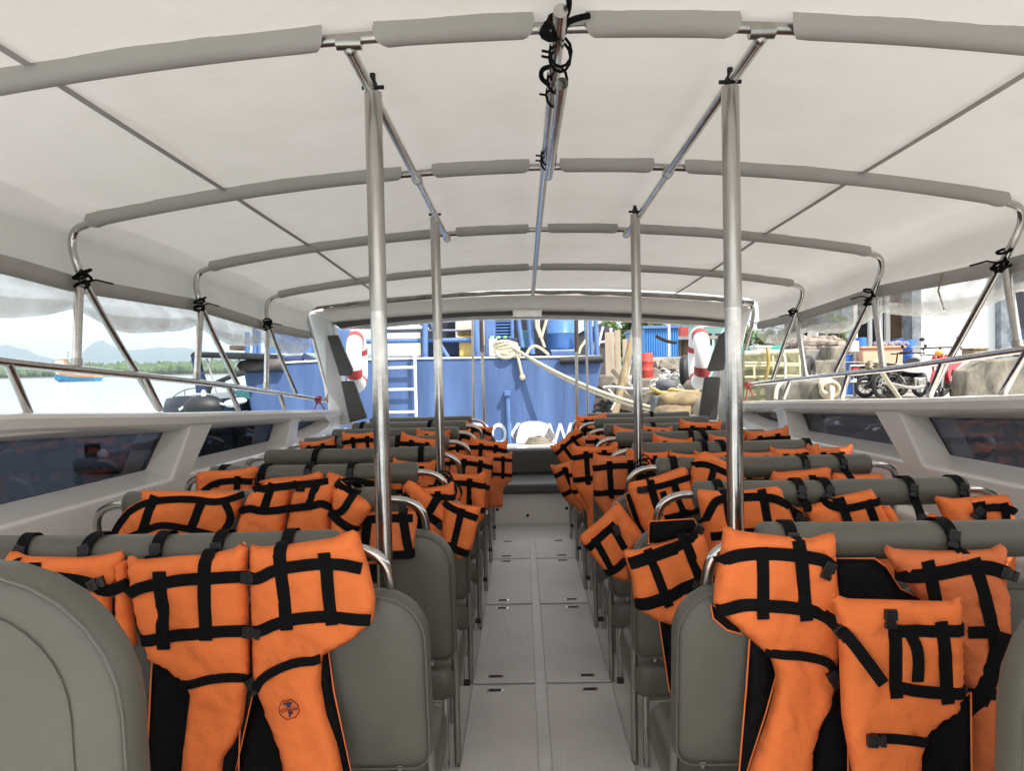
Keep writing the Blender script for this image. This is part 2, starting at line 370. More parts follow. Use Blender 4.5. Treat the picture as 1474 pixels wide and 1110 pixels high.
# ================================================================ canopy
BY = [-.55, .65, 1.80, 2.95, 4.10, 5.25, 6.40]
BZ = [2.27, 2.25, 2.23, 2.206, 2.172, 2.115, 2.057]
BD = [.21, .21, .206, .20, .19, .175, .125]
HWc = 1.925
def cz(y, s):
    z = interp(y, BY, BZ); d = interp(y, BY, BD); return z-d*s*s
def bulge(y):
    for a, b_ in zip(BY, BY[1:]):
        if a <= y <= b_: u = (y-a)/(b_-a); return 4*u*(1-u)
    return 0
ZHEM = lambda y: interp(y, [-.55, 2.62, 3.05, 4.2, 5.35, 6.4], [1.83, 1.80, 1.775, 1.785, 1.725, 1.71])
cano = empty('canopy', (XCB, 3, 2.2), 'white fabric boat canopy on stainless bows roofing the passenger cabin', 'canopy')
rows = []
ys = []
for a, b_ in zip(BY, BY[1:]): ys += [a+(b_-a)*k/22 for k in range(22)]
ys.append(BY[-1])
for y in ys:
    bg = bulge(y); row = []
    def nz(x, z, k=1): return noise.noise(Vector((x*1.7, y*1.9, z*2.0+k)))*.010*bg
    zh = ZHEM(y)
    for sg in (-1,):
        for k in range(5):
            u = k/5; z = zh+(cz(y, 1)-.05-zh)*u
            row.append((XCB-HWc-.012+.012*u+bg*.015*math.sin(u*3.1)+nz(-3, z), y, z))
    for k in range(3): a = R(90*k/2); row.append((XCB-HWc+.05*(1-math.cos(a)), y, cz(y, 1)-.05+.045*math.sin(a)))
    bw = min(abs(y-q) for q in BY); n = 130
    def ten(x): return .011*math.exp(-bw/.13)*(1-math.exp(-bw/.02))*(noise.noise(Vector((x*7, round(y/1.15)*3.7, 0)))+.6*noise.noise(Vector((x*17+y*4, y*2, 4))))
    for k in range(1, n):
        s = -1+2*k/n; s *= .972; row.append((XCB+HWc*s, y, cz(y, s)+.005-.012*bg*(1-s*s)+.02*bg*abs(s)**3+nz(s*2, 0)*1.5+ten(XCB+HWc*s)))
    for k in range(3): a = R(90-90*k/2); row.append((XCB+HWc-.05*(1-math.cos(a)), y, cz(y, 1)-.05+.045*math.sin(a)))
    for k in range(5):
        u = 1-(k+1)/5; z = zh+(cz(y, 1)-.05-zh)*u
        row.append((XCB+HWc+.012-.012*u-bg*.015*math.sin(u*3.1)+nz(3, z), y, z))
    rows.append(row)
b = MB(); b.grid(rows); b.build('canvas_roof', M_CANVAS, cano, smooth=180)
def bowpts(i, x0, x1, dz=0, n=24):
    y = BY[i]; return [V(x0+(x1-x0)*k/(n-1), y, cz(y, (x0+(x1-x0)*k/(n-1)-XCB)/HWc)-dz) for k in range(n)]
XT = [-.40, .10, .585]          # lengthwise tubes
for i in range(1, 7):
    # the bow tube with its bent corners and raked legs
    pts = bowpts(i, XCB-HWc+.13, XCB+HWc-.13, .022, 30)
    b = MB(); b.tube(pts, .014, 10); bow = b.build('bow_tube', M_CHROME_D, cano, smooth=60)
    gaps = [(x-.055, x+.062) for x in XT] if i in (1, 2) else ([(x-.055, x+.06) for x in XT] if i == 3 else ([(x-.05, x+.05) for x in XT] if i == 4 else ([(.06, .14)] if i == 5 else [])))
    segs = []; x = XCB-HWc+.12
    for g0, g1 in gaps: segs.append((x, g0)); x = g1
    segs.append((x, XCB+HWc-.12))
    if i == 6: segs = []
    for x0, x1 in segs:
        q = bowpts(i, x0, x1, .028, max(6, int((x1-x0)*18))); rng = random.Random(i*7+int(x0*10)); rows = []
        for k, p in enumerate(q):
            hw = .033+.003*noise.noise(Vector((p.x*4, i, 0))); dp = .014+.004*noise.noise(Vector((p.x*5, i, 3)))
            sk = .02*(k == 0)-.02*(k == len(q)-1)
            sk = .034*(k == 0)-.034*(k == len(q)-1)
            rows.append([p+V(sk*(c+1)/2, hw*c, dz) for c, dz in ((-.75, .038), (-1, .01), (-.6, -.012), (0, -dp), (.65, -.011), (1.05, .01), (.8, .038))])
        b = MB(); b.grid(rows); b.build('bow_sleeve', M_SLEEVE, cano, smooth=180)
# lengthwise seams in the canvas
for sx in (-1.155, 1.325):
    for a, c in zip(BY[1:], BY[2:]):
        rows = []
        for k in range(12):
            y = a+(c-a)*k/11; s = (sx-XCB)/HWc; bg = bulge(y); z = cz(y, s)+.005-.012*bg*(1-s*s)+.02*bg*abs(s)**3-.010
            rows.append([(sx-.013, y, z), (sx+.013, y, z)])
        b = MB(); b.grid(rows); b.build('canvas_seam', M_STRIP, cano)
# lengthwise tubes
def zc0(x, y, d): return cz(y, (x-XCB)/HWc)-d
for x in (XT[0], XT[2]):
    b = MB(); b.tube([V(x, y, zc0(x, y, .045)) for y in (1.815, 2.3, 2.95, 3.5, 4.12)], .0145, 12); b.build('long_tube', M_CHROME, cano, smooth=60)
    b = MB(); b.ball(V(x, 1.81, zc0(x, 1.81, .040)), (.017, .017, .02)); b.tube([V(x-.03, 1.80, zc0(x, 1.8, .03)), V(x+.03, 1.80, zc0(x, 1.8, .03))], .018, 10); b.build('tube_joint', M_CHROME_D, cano, smooth=60)
    for y in (2.95, 4.1):
        b = MB(); b.tube([V(x, y-.02, zc0(x, y, .045)), V(x, y+.02, zc0(x, y, .045))], .021, 12); b.build('clamp', M_CHROME_D, cano, smooth=60)
cp = [P(803, -30, 1.66), P(796, 60, 1.86), P(781, 180, 2.5), P(775, 237, 2.92), P(767, 328, 4.05), P(760, 384, 5.2), P(758, 415, 6.3)]
cp = [V(.10+.0*p.x, p.y, cz(p.y, 0)-.05) for p in cp]
b = MB(); b.tube(cp, .0165, 12); b.build('centre_tube', M_CHROME, cano, smooth=60)
ct = [p-V(-.012, 0, .045) for p in lin(V(.105, 1.95, cz(1.95, 0)-.05), V(.10, 2.82, cz(2.82, 0)-.05), 4)]
b = MB(); b.tube(ct, .017, 12); b.build('spare_tube', M_CHROME, cano, smooth=60)
# corner bends and raked braces
def brace(i, corner, joint, foot, upr, D, X, s):
    """bent bow corner, raked leg down to the gunwale and the upright strut"""
    y = BY[i]; sg = -1 if s == 'left' else 1
    c0 = V(XCB+sg*(HWc-.14), y, cz(y, (HWc-.14)/HWc)-.022); c1 = V(XCB+sg*(HWc-.02), y+.02, cz(y, 1)-.03)
    j = PX(*joint, X); f = PX(*foot, X+sg*.0)
    b = MB(); b.tube(chaikin([c0, c1, j, f], 3), .0155, 12); b.build('brace_leg', M_CHROME, cano, smooth=60)
    if upr:
        u0, u1 = [PX(*q, X) for q in upr]; b = MB(); b.tube([u0+V(0, -.01, 0), u1], .0175, 12); up = b.build('upright_strut', M_CHROME, cano, smooth=60)
        b = MB(); b.tube([u1.lerp(u0, .10), u1], .021, 10); b.build('strut_foot', M_CHROME_D, up, smooth=60)
    b = MB(); rng = random.Random(i+int(X*10))
    for k in range(4):
        c = j+V(-sg*.005, rng.uniform(-.02, .02), rng.uniform(-.03, .05)); b.tube([c+V(.026*math.cos(a), .026*math.sin(a), .012*math.sin(a*1+k)) for a in [2*math.pi*q/10 for q in range(10)]], .006, 6, close=True)
    e = j+V(-sg*.03, .05, .02); b.tube([j, e, e+V(-sg*.03, .07, -.01)], .004, 5)
    b.build('lashing', M_BLACK, cano, smooth=60)
BL = -1.80; BR = 1.985
brace(3, None, (118, 408), (228, 588), ((116, 415), (110, 528)), 0, -1.76, 'left')
brace(4, None, (287, 441), (345, 560), ((290, 446), (283, 548)), 0, -1.76, 'left')
brace(5, None, (385, 469), (426, 566), ((386, 472), (383, 560)), 0, -1.76, 'left')
brace(3, None, (1443, 380), (1337, 570), ((1446, 388), (1466, 502)), 0, 1.95, 'right')
brace(4, None, (1254, 430), (1202, 536), ((1258, 432), (1271, 532)), 0, 1.95, 'right')
brace(5, None, (1142, 456), (1112, 546), ((1146, 458), (1160, 545)), 0, 1.95, 'right')
for s, pts in (('left', [(440, 449), (446, 470), (462, 530), (470, 560), (470, 580)]), ('right', [(1070, 437), (1086, 440), (1082, 470), (1073, 505)])):
    b = MB(); b.tube(chaikin([P(x, y, 6.36) for x, y in pts], 2), .015, 10); b.build('brace_leg', M_CHROME, cano, smooth=60)
# hem and the rolled clear side curtains
for sg in (-1, 1):
    rows = []
    for k in range(70):
        y = -.5+6.85*k/69; z = ZHEM(y); x = XCB+sg*(HWc+.0)
        q = .006*noise.noise(Vector((y*3, sg, 0)))
        rows.append([(x-sg*.020+q, y, z+.03), (x-sg*.028+q, y, z+.0), (x-sg*.022+q, y, z-.035), (x+sg*.02, y, z-.03)])
    b = MB(); b.grid(rows); b.build('hem_band', M_SLEEVE, cano, smooth=180)
    rows = []; rng = random.Random(5)
    for k in range(130):
        y = .8+5.5*k/129; z = ZHEM(y); x = XCB+sg*(HWc-.01)
        ph = ((y-3.08)/1.13) % 1.0; sc = 4*ph*(1-ph)
        drop = .085+.075*sc+.02*noise.noise(Vector((y*2.5, sg*3, 1)))
        row = []
        for j in range(9):
            u = j/8; wv = .018*noise.noise(Vector((y*4, u*3, sg*7)))
            row.append((x+sg*(.02-.05*math.sin(u*3.0))+wv, y, z-.02-drop*u))
        for j in range(4):
            u = j/3; row.append((x+sg*(.03+.03*u)+.01*noise.noise(Vector((y*5, u, sg))), y, z-.02-drop+drop*.5*u))
        rows.append(row)
    b = MB(); b.grid(rows); b.build('rolled_side_curtain', M_CLEAR, cano, smooth=180)
    for y in ((2.75, 3.55) if sg > 0 else ()):
        z = ZHEM(y); x = XCB+sg*(HWc-.035); b = MB(); b.tube([(x, y, z+.02), (x-sg*.012, y+.01, z-.06), (x+sg*.01, y, z-.15)], .004, 6)
        b.build('curtain_tie', mat('tie_cord', (.3, .27, .2), .9, var=.3), cano)
# cable tied along the centre tube
t = empty('cable', (.1, 1.8, 2.17), 'black cable tied along the central roof tube near the nearest bow', 'cable')
b = MB(); b.tube(chaikin([P(818, -15, 1.62), P(820, 15, 1.72), P(806, 40, 1.77), P(806, 75, 1.9), P(796, 95, 1.95), P(780, 98, 1.97), P(778, 112, 2.0), P(790, 122, 2.02)], 2), .0065, 8); b.build('cord', M_BLACK, t, smooth=60)
b = MB(); b.tube(chaikin([P(848, 22, 1.76), P(828, 26, 1.75), P(812, 34, 1.75), P(802, 42, 1.75)], 2), .008, 8); b.build('cord', M_BLACK, t, smooth=60)
b = MB(); rng = random.Random(3)
for k in range(4):
    c = P(800+rng.uniform(-7, 9), 38+rng.uniform(-6, 14), 1.78); b.tube([c+V(.022*math.cos(a), .012*math.sin(a)-.01, .022*math.sin(a)) for a in [2*math.pi*q/10 for q in range(10)]], .0075, 6, close=True)
b.build('knot', M_BLACK, t, smooth=60)
for (x, y, D) in ((797, 55, 1.83), (795, 68, 1.86), (788, 108, 2.0), (785, 128, 2.1), (779, 215, 2.72), (774, 203, 2.66)):
    c = V(.108, D, cz(D, 0)-.066); b = MB(); b.tube([c+V(.026*math.cos(a), 0, .036*math.sin(a)) for a in [2*math.pi*q/12 for q in range(12)]], .004, 5, close=True)
    b.tube([c+V(-.026, 0, 0), c+V(-.045, -.01, .0)], .0035, 5); b.build('zip_tie', M_BLACK, t, smooth=60)

# ================================================================ support poles
for (x0, y0, x1, y1, D, lb) in ((537, 132, 554, 905, 2.05, 'thick stainless pole on the left of the aisle, nearer of the left pair'), (1051, 124, 1065, 905, 2.05, 'thick stainless pole on the right of the aisle, nearer of the right pair'),
                                (626, 312, 636, 740, 3.65, 'slimmer looking stainless pole on the left of the aisle, farther of the left pair'), (914, 308, 922, 740, 3.65, 'slimmer looking stainless pole on the right of the aisle, farther of the right pair')):
    top = P(x0, y0, D); t = empty('support_pole', (top.x, D, 0), lb, 'pole', 'roof support poles along the aisle')
    xb = top.x
    b = MB(); b.lathe((0, 0, 0), [(.0225, .0), (.0225, top.z-.02)], 20); bo = b.build('pole', M_CHROME, None, smooth=60); bo.parent = t
    b = MB(); b.lathe((0, 0, 0), [(.0235, top.z-.60), (.0238, top.z-.585), (.0238, top.z-.002), (.018, top.z)], 20); bo = b.build('pole_sleeve', M_CHROME_D, None, smooth=60); bo.parent = t
    b = MB(); b.lathe((0, 0, 0), [(.05, .0), (.05, .012), (.03, .02)], 18); bo = b.build('foot_flange', M_CHROME_D, None, smooth=40); bo.parent = t
    b = MB(); b.box((0, 0, top.z+.012), (.02, .03, .03)); b.tube([(-.03, 0, top.z+.012), (.03, 0, top.z+.012)], .006, 8); b.tube([(0, 0, top.z), (0, .0, top.z+.05)], .008, 8); bo = b.build('clamp', M_DARK, None); bo.parent = t

# ================================================================ benches
RD = [1.80+.683*i for i in range(8)]
PR = .045
def bar_z(i): return 1.4-.388-.0047*i-PR
ORD = ['nearest', 'second', 'third', 'fourth', 'fifth', 'sixth', 'seventh', 'farthest']
def backrest(parent, x0, x1, z0, z1, y, lean=.11, r=.12, th=.075, seam=True):
    rot = Matrix.Rotation(lean, 3, 'X'); zc = z0
    def tr(x, yy, z): return Vector((x, y, zc))+rot @ Vector((0, yy, z-zc))
    out = rrect(x0, x1, z0, z1, r, 7, .05)
    b = MB()
    cx, czz = (x0+x1)/2, (z0+z1)/2
    rows = []
    for sc, yy in ((9, -.010), (.10, -.008), (.05, -.004), (.022, .003), (.007, .012), (0, .026), (0, th-.026), (.007, th-.012), (.022, th-.003), (.06, th), (9, th+.002)):
        row = []
        for (x, z) in out:
            # inset by a constant distance rather than by scale
            vx, vz = x-cx, z-czz; fx = max(0, 1-sc/abs((x1-x0)/2)); fz = max(0, 1-sc/abs((z1-z0)/2))
            p = tr(0, yy, czz+vz*fz); row.append((cx+vx*fx, p.y, p.z))
        rows.append(row)
    b.grid(rows, close_v=True)
    o = b.build('backrest', M_VINYL, parent, smooth=180)
    if seam:
        pts = []
        for (x, z) in rrect(x0+.006, x1-.006, z0+.006, z1-.006, r-.005, 7, .045):
            p = tr(0, .004, z); pts.append((x, p.y, p.z))
        q = MB(); q.tube(pts, .0030, 6, close=True); q.build('piping', M_PIPE, o, smooth=60)
    return o
def bench(side, i):
    D = RD[i]; sg = -1 if side == 'left' else 1
    xa = -.243 if side == 'left' else .355
    if side == 'left': pad = (-1.345 if i < 6 else -1.36, -.455); tx = -.335; tox = -1.46
    else: pad = (.56, 1.46); tx = .44; tox = 1.585
    t = empty('bench_seat', ((pad[0]+pad[1])/2, D, 0), '%s grey bench with a padded grab bar on the %s of the aisle' % (ORD[i], side), 'bench', 'grey passenger benches in rows')
    zb = bar_z(i); zd = -.004*i
    # padded bar
    x0, x1 = pad; rows = []; nb = 60
    prof = [(.012, 0), (PR-.013, .0005), (PR-.004, .005), (PR, .013)]
    st = prof+[(PR, .013+(x1-x0-.026)*k/nb) for k in range(1, nb)]+[(r_, x1-x0-h_) for r_, h_ in prof[::-1]]
    for r_, h_ in st:
        x = x0+h_; row = []
        for k in range(22):
            an = 2*math.pi*k/22; rr_ = r_*(1+.030*noise.noise(Vector((x*6, math.cos(an)*1.1, math.sin(an)*1.1+i*3+sg)))+.014*noise.noise(Vector((x*22, math.cos(an)*2, math.sin(an)*2+i)))) if r_ > .02 else r_
            row.append((x, D+rr_*math.cos(an), zb+rr_*math.sin(an)-.004*math.sin(math.pi*h_/(x1-x0))))
        rows.append(row)
    b = MB(); b.grid(rows, close_v=True, cap=True)
    b.build('padded_bar', M_VINYL, t, smooth=50)
    # chrome hoop
    pin, pout = (x1, x0) if side == 'left' else (x0, x1)
    for xe, xv in ((pin, tx), (pout, tox)):
        mid = (xe+xv)/2
        pts = chaikin([V(xe-(xv-xe)*.3, D, zb), V(xe+(xv-xe)*.45, D, zb), V(xv-(xv-xe)*.06, D+.005, zb-.035), V(xv, D+.03, zb-.12), V(xv, D+.05, .80), V(xv, D+.09, .30)], 3)
        b = MB(); b.tube(pts, .0135, 10); b.build('hoop_tube', M_CHROME, t, smooth=60)
    # two backrests and two cushions
    wA = .50
    for k in range(2):
        e = xa+sg*(.525*k); x0, x1 = sorted((e, e+sg*wA)); backrest(t, x0, x1, .40+zd, .86+zd, D+.02)
        b = MB(); rows = []
        out = rrect(x0+.004, x1-.004, D+.05, D+.47, .06, 5)
        for sc, z in ((.0, .255), (.95, .255), (1, .275), (1, .33), (.985, .352), (.94, .368), (.8, .376), (0, .378)):
            cx, cy = (x0+x1)/2, D+.26; rows.append([(cx+(x-cx)*sc, cy+(y-cy)*sc, z+zd) for x, y in out])
        b.grid(rows, close_v=True); b.build('cushion', M_VINYL, t, smooth=60)
        for (lx, ly) in ((x0+.05, D+.08), (x1-.05, D+.08), (x0+.06, D+.42), (x1-.06, D+.42)):
            b = MB(); b.tube([(lx, ly, .0), (lx, ly, .26)], .012, 8); b.build('leg', M_CHROME, t, smooth=60)
        b = MB(); b.tube([(x0+.05, D+.08, .245), (x1-.05, D+.08, .245), (x1-.06, D+.42, .245), (x0+.06, D+.42, .245)], .012, 8, close=True); b.build('seat_frame', M_CHROME_D, t, smooth=60)
    # aisle side bracket between cushion and backrest
    xs = xa-sg*.004*0+sg*.012; b = MB(); b.tube(chaikin([V(xs, D+.10, .0), V(xs, D+.10, .3), V(xs, D+.06, .45)], 1), .0125, 8); b.build('side_post', M_CHROME_D, t, smooth=60)
    b = MB(); b.lathe((xa-sg*.01, D+.30, .21), [(.001, -.012), (.012, -.012), (.012, .012), (.001, .012)], 10, 'X'); b.build('bolt', M_DARK, t)
    return t
for i in range(8):
    bench('left', i); bench('right', i)
# high backed seats closest to the camera
for sd, x0, x1, lb in (('left', -1.15, -.600, 'large grey high-backed seat in the bottom left corner, closest on the left'), ('right', .722, 1.27, 'grey high-backed seat cut off by the bottom right corner, closest on the right')):
    D = 1.12; t = empty('high_back_seat', ((x0+x1)/2, D, 0), lb, 'seat', 'high backed seats at the stern end')
    zt0 = 1.4-(815-545)*D/F if sd == 'left' else 1.4-(800-513)*D/F
    backrest(t, x0, x1, .42, zt0, D-.01, .05, .23, .085)
    # second stitched seam, set in from the edge
    pts = [(x, D-.018-(z-.42)*.05, z) for x, z in rrect(x0+.078, x1-.078, .5, zt0-.055, .17, 9, .05)]
    b = MB(); b.tube(pts, .0018, 6, close=True); b.build('stitched_seam', M_PIPE, t, smooth=60)
    b = MB(); b.bbox((x0, D+.06, .28), (x1, D+.5, .38)); b.build('cushion', M_VINYL, t, bevel=.04, seg=3)
    for lx in (x0+.06, x1-.06):
        b = MB(); b.tube([(lx, D+.1, 0), (lx, D+.1, .29)], .014, 8); b.build('leg', M_CHROME, t, smooth=60)

# ================================================================ windscreen frame at the bow
t = empty('windscreen_frame', (.06, 6.5, 1), 'white moulded windscreen arch at the bow with grey pads on its pillars', 'windscreen frame')
def pprism(pts, D, d, name, m, par, bev=.01, sm=None, dl=None):
    b = MB(); b.prism([P(x, y, (dl[k] if dl else D)) for k, (x, y) in enumerate(pts)], (0, d, 0)); return b.build(name, m, par, bevel=bev, seg=3, smooth=sm)
up = [(440, 446), (500, 437), (580, 430), (680, 424), (760, 421.5), (840, 422), (940, 426), (1020, 431), (1085, 437)]
lo = [(1060, 462), (1000, 456), (930, 452), (840, 448.5), (760, 447.5), (680, 449), (600, 454), (530, 459), (478, 464)]
pprism(up+lo, 6.42, .22, 'header_beam', M_GEL, t, .03)
pprism([(478, 464), (530, 459), (600, 454), (680, 449), (760, 447.5), (840, 448.5), (930, 452), (1000, 456), (1060, 461), (1060, 466), (1000, 461), (930, 457.5), (840, 454), (760, 453), (680, 455), (600, 460.5), (530, 467), (490, 473)], 6.45, .10, 'dark_trim', mat('dark_trim', (.07, .06, .055), .4, var=.2), t, .004)
pprism([(490, 474), (530, 468), (600, 461.5), (680, 456), (760, 454), (840, 455), (930, 458.5), (1000, 462), (1060, 467), (1060, 472), (1000, 468), (930, 463.5), (840, 460), (760, 459), (680, 460), (600, 466), (530, 473)], 6.62, .12, 'lower_lip', M_GEL, t, .004)
pprism([(738, 446), (780, 446), (780, 456), (738, 456)], 6.40, .03, 'plaque', M_CHROME, t, .003)
PILL = [(441, 447), (470, 452), (480, 470), (490, 540), (508, 612), (476, 612), (468, 560), (452, 490)]
pprism(PILL, 6.5, .16, 'pillar', M_GEL_W, t, .02, dl=[6.42, 6.42, 6.45, 6.6, 6.75, 6.75, 6.6, 6.48])
pprism([(1086, 438), (1055, 458), (1046, 480), (1032, 545), (1012, 612), (1050, 612), (1056, 560), (1076, 470)], 6.5, .16, 'pillar', M_GEL_W, t, .02, dl=[6.42, 6.42, 6.45, 6.6, 6.75, 6.75, 6.6, 6.48])
for pts in ([(470, 483), (486, 482), (507, 531), (506, 541), (488, 541)], [(490, 549), (509, 548), (528, 602), (503, 609)], [(1052, 473), (1036, 482), (1019, 531), (1021, 535), (1043, 533)], [(1015, 542), (1038, 543), (1032, 606), (1006, 602)]):
    pprism(pts, 6.40 if pts[0][1] < 500 else 6.52, .05, 'side_pad', M_VINYL_D, t, .012)
    c = pts[0]
b = MB(); q = [P(x, y-1, 6.38) for x, y in up]; q = chaikin(q, 2); b.tube([p+V(0, 0, .008*noise.noise(Vector((p.x*7, 0, 0)))) for p in q], .017, 8); b.build('canvas_lacing', mat('brown_lacing', (.20, .17, .13), .9, col2=(.42, .39, .35), vscale=9, bump=.6, bscale=40), t, smooth=60)
# sides of the foredeck coaming behind the pillars
for pts in ([(466, 585), (510, 560), (520, 612), (466, 640)], [(1060, 580), (1030, 560), (1005, 612), (1060, 640)]): pass
# bow poles
for (x0, y0, x1, y1, D, r) in ((680, 457, 682, 604, 7.4, .016), (692.5, 455, 697, 612, 6.95, .02), (829.5, 455, 830.5, 612, 6.95, .02), (844, 456, 846, 604, 7.4, .016)):
    tt = empty('bow_pole', P(x1, y1, D), '%s stainless pole at the %s of the bow opening' % ('thicker' if r > .018 else 'thin', 'left' if x0 < 750 else 'right'), 'pole', 'slim poles at the bow opening')
    b = MB(); b.tube([P(x0, y0, D), P(x1, y1, D)], r*.8, 12); b.build('tube', M_CHROME_D, tt, smooth=60)
    if r > .018: b = MB(); b.tube([P(x0, y0, D), P(x0*.67+x1*.33, y0*.67+y1*.33, D)], r, 12); b.build('upper_sleeve', mat('dark_sleeve', (.08, .06, .055), .4, var=.2), tt, smooth=60)
# life rings
for (cx, cy, D, rot, lb) in ((514, 520, 7.3, 95, 'white life ring with red bands hung on the left windscreen pillar'), (1006, 516, 7.3, 85, 'white life ring with red bands hung on the right windscreen pillar')):
    c = P(cx, cy, D); t = empty('life_ring', c, lb, 'life ring', 'life rings on the windscreen pillars')
    RR, rr = .235, .075; M3 = Matrix.Rotation(R(rot), 3, 'Z') @ Matrix.Rotation(R(8), 3, 'Y')
    def tor(a0, a1, r, n):
        rows = []
        for k in range(n+1):
            a = R(a0+(a1-a0)*k/n); e = Vector((math.cos(a), 0, math.sin(a))); rows.append([c+M3 @ (e*(RR+r*math.cos(2*math.pi*j/14))+Vector((0, r*math.sin(2*math.pi*j/14)*1.0, 0))) for j in range(14)])
        return rows
    b = MB(); b.grid(tor(0, 360, rr, 40)[:-1], close_u=True, close_v=True); b.build('ring', M_WHITEP, t, smooth=180)
    for a in (0, 90, 180, 270): b = MB(); b.grid(tor(a-9+35, a+9+35, rr+.003, 6), close_v=True); b.build('red_band', M_RED, t, smooth=180)
# red lashings on the handrail ends
for pts, nm in (([(468, 590), (458, 576), (452, 590)], 'left'), ([(1072, 585), (1077, 555), (1084, 570)], 'right')):
    X = -1.72 if nm == 'left' else 1.91
    p = [PX(x, y, X) for x, y in pts]; b = MB(); b.tube(p, .006, 6)
    for k in range(4): c = p[1]+V(0, .01*k, .008*k-.01); b.tube([c+V(.02*math.cos(a), .025*math.sin(a), .018*math.sin(a+k)) for a in [2*math.pi*q/9 for q in range(9)]], .006, 5, close=True)
    tag(b.build('lashing', M_RED, None, smooth=60), 'red cord knotted round the %s end of the handrail' % ('bow' if 0 else nm), 'cord', 'red cords on the handrails')
# ================================================================ life jackets
def seg_d(p, a, b):
    abx, aby = b[0]-a[0], b[1]-a[1]; L = abx*abx+aby*aby
    t = 0 if L < 1e-12 else max(0, min(1, ((p[0]-a[0])*abx+(p[1]-a[1])*aby)/L))
    return math.hypot(p[0]-a[0]-t*abx, p[1]-a[1]-t*aby)
def pin(p, poly):
    r = False; n = len(poly)
    for i in range(n):
        (x1, y1), (x2, y2) = poly[i], poly[(i+1) % n]
        if (y1 > p[1]) != (y2 > p[1]) and p[0] < (x2-x1)*(p[1]-y1)/(y2-y1)+x1: r = not r
    return r
def resample(pts, step, close=False):
    o = []; n = len(pts)
    for i in range(n if close else n-1):
        a, b = pts[i], pts[(i+1) % n]; L = math.hypot(b[0]-a[0], b[1]-a[1]); m = max(1, int(L/step))
        for k in range(m): o.append((a[0]+(b[0]-a[0])*k/m, a[1]+(b[1]-a[1])*k/m))
    if not close: o.append(tuple(pts[-1]))
    return o
class Panel:
    def __init__(s, poly, thick, straps, seed=0, step=.016, er=.040, folds=1.0):
        # soften the outline a little, keep the corner ears
        s.poly = resample(poly, step*1.1, True); n = len(s.poly)
        s.poly = [((s.poly[i-1][0]+8*s.poly[i][0]+s.poly[(i+1) % n][0])/10, (s.poly[i-1][1]+8*s.poly[i][1]+s.poly[(i+1) % n][1])/10) for i in range(n)]
        s.th, s.straps, s.seed, s.step, s.er, s.folds = thick, straps, seed, step, er, folds
        s.bb = (min(p[0] for p in s.poly), max(p[0] for p in s.poly), min(p[1] for p in s.poly), max(p[1] for p in s.poly))
    def h(s, p, base=False):
        if not (s.bb[0]-.01 <= p[0] <= s.bb[1]+.01 and s.bb[2]-.01 <= p[1] <= s.bb[3]+.01) or not pin(p, s.poly): return 0
        d = min(seg_d(p, s.poly[i-1], s.poly[i]) for i in range(len(s.poly)))
        u = min(d/s.er, 1); hh = s.th*math.sqrt(max(0, 1-(1-u)**2))
        if base: return hh
        q = Vector((p[0]*9+s.seed*7.1, p[1]*6, s.seed)); q2 = Vector((p[0]*24+p[1]*13, p[1]*9-p[0]*5, s.seed+5))
        hh += s.folds*u*(.010*noise.noise(q)+.006*noise.noise(q2)-.006*max(0, 1-abs(noise.noise(q2*.7+Vector((3, 1, 0))))*7))
        # puckers running in from the edge
        hh -= s.folds*.004*max(0, noise.noise(Vector((p[0]*55, p[1]*55, s.seed))))*max(0, 1-d/.05)*u*1.6
        ds = 1
        for st in s.straps:
            for i in range(len(st)-1):
                ds = min(ds, seg_d(p, st[i], st[i+1]))
        return max(.002*u, hh-.009*u*math.exp(-(ds/.022)**2))
    def mesh(s):
        rng = random.Random(s.seed); pts = [Vector(p) for p in s.poly]; n = len(pts)
        x0, x1, y0, y1 = s.bb; y = y0; r = 0
        while y < y1:
            x = x0+(r % 2)*s.step/2
            while x < x1:
                p = (x, y)
                if pin(p, s.poly) and min(seg_d(p, s.poly[i-1], s.poly[i]) for i in range(n)) > s.step*.45: pts.append(Vector(p))
                x += s.step
            y += s.step*.87; r += 1
        v2, e2, f2, *_ = delaunay_2d_cdt(pts, [(i, (i+1) % n) for i in range(n)], [], 1, 1e-6)
        b = MB(); bm = b.bm; edge = set(range(n))
        hs = [0 if min(seg_d(v, s.poly[i-1], s.poly[i]) for i in range(n)) < 1e-4 else s.h(v) for v in v2]
        fr = [bm.verts.new((v.x, -hh, v.y)) for v, hh in zip(v2, hs)]
        bk = [f if hh == 0 else bm.verts.new((v.x, .25*min(hh, s.th), v.y)) for f, v, hh in zip(fr, v2, hs)]
        for f in f2:
            bm.faces.new([fr[i] for i in f])
            try: bm.faces.new([bk[i] for i in f][::-1])
            except ValueError: pass
        return b
def local(b, name, m, root, smooth=180): o = b.build(name, m, None, smooth=smooth); o.parent = root; return o
WEB = .026
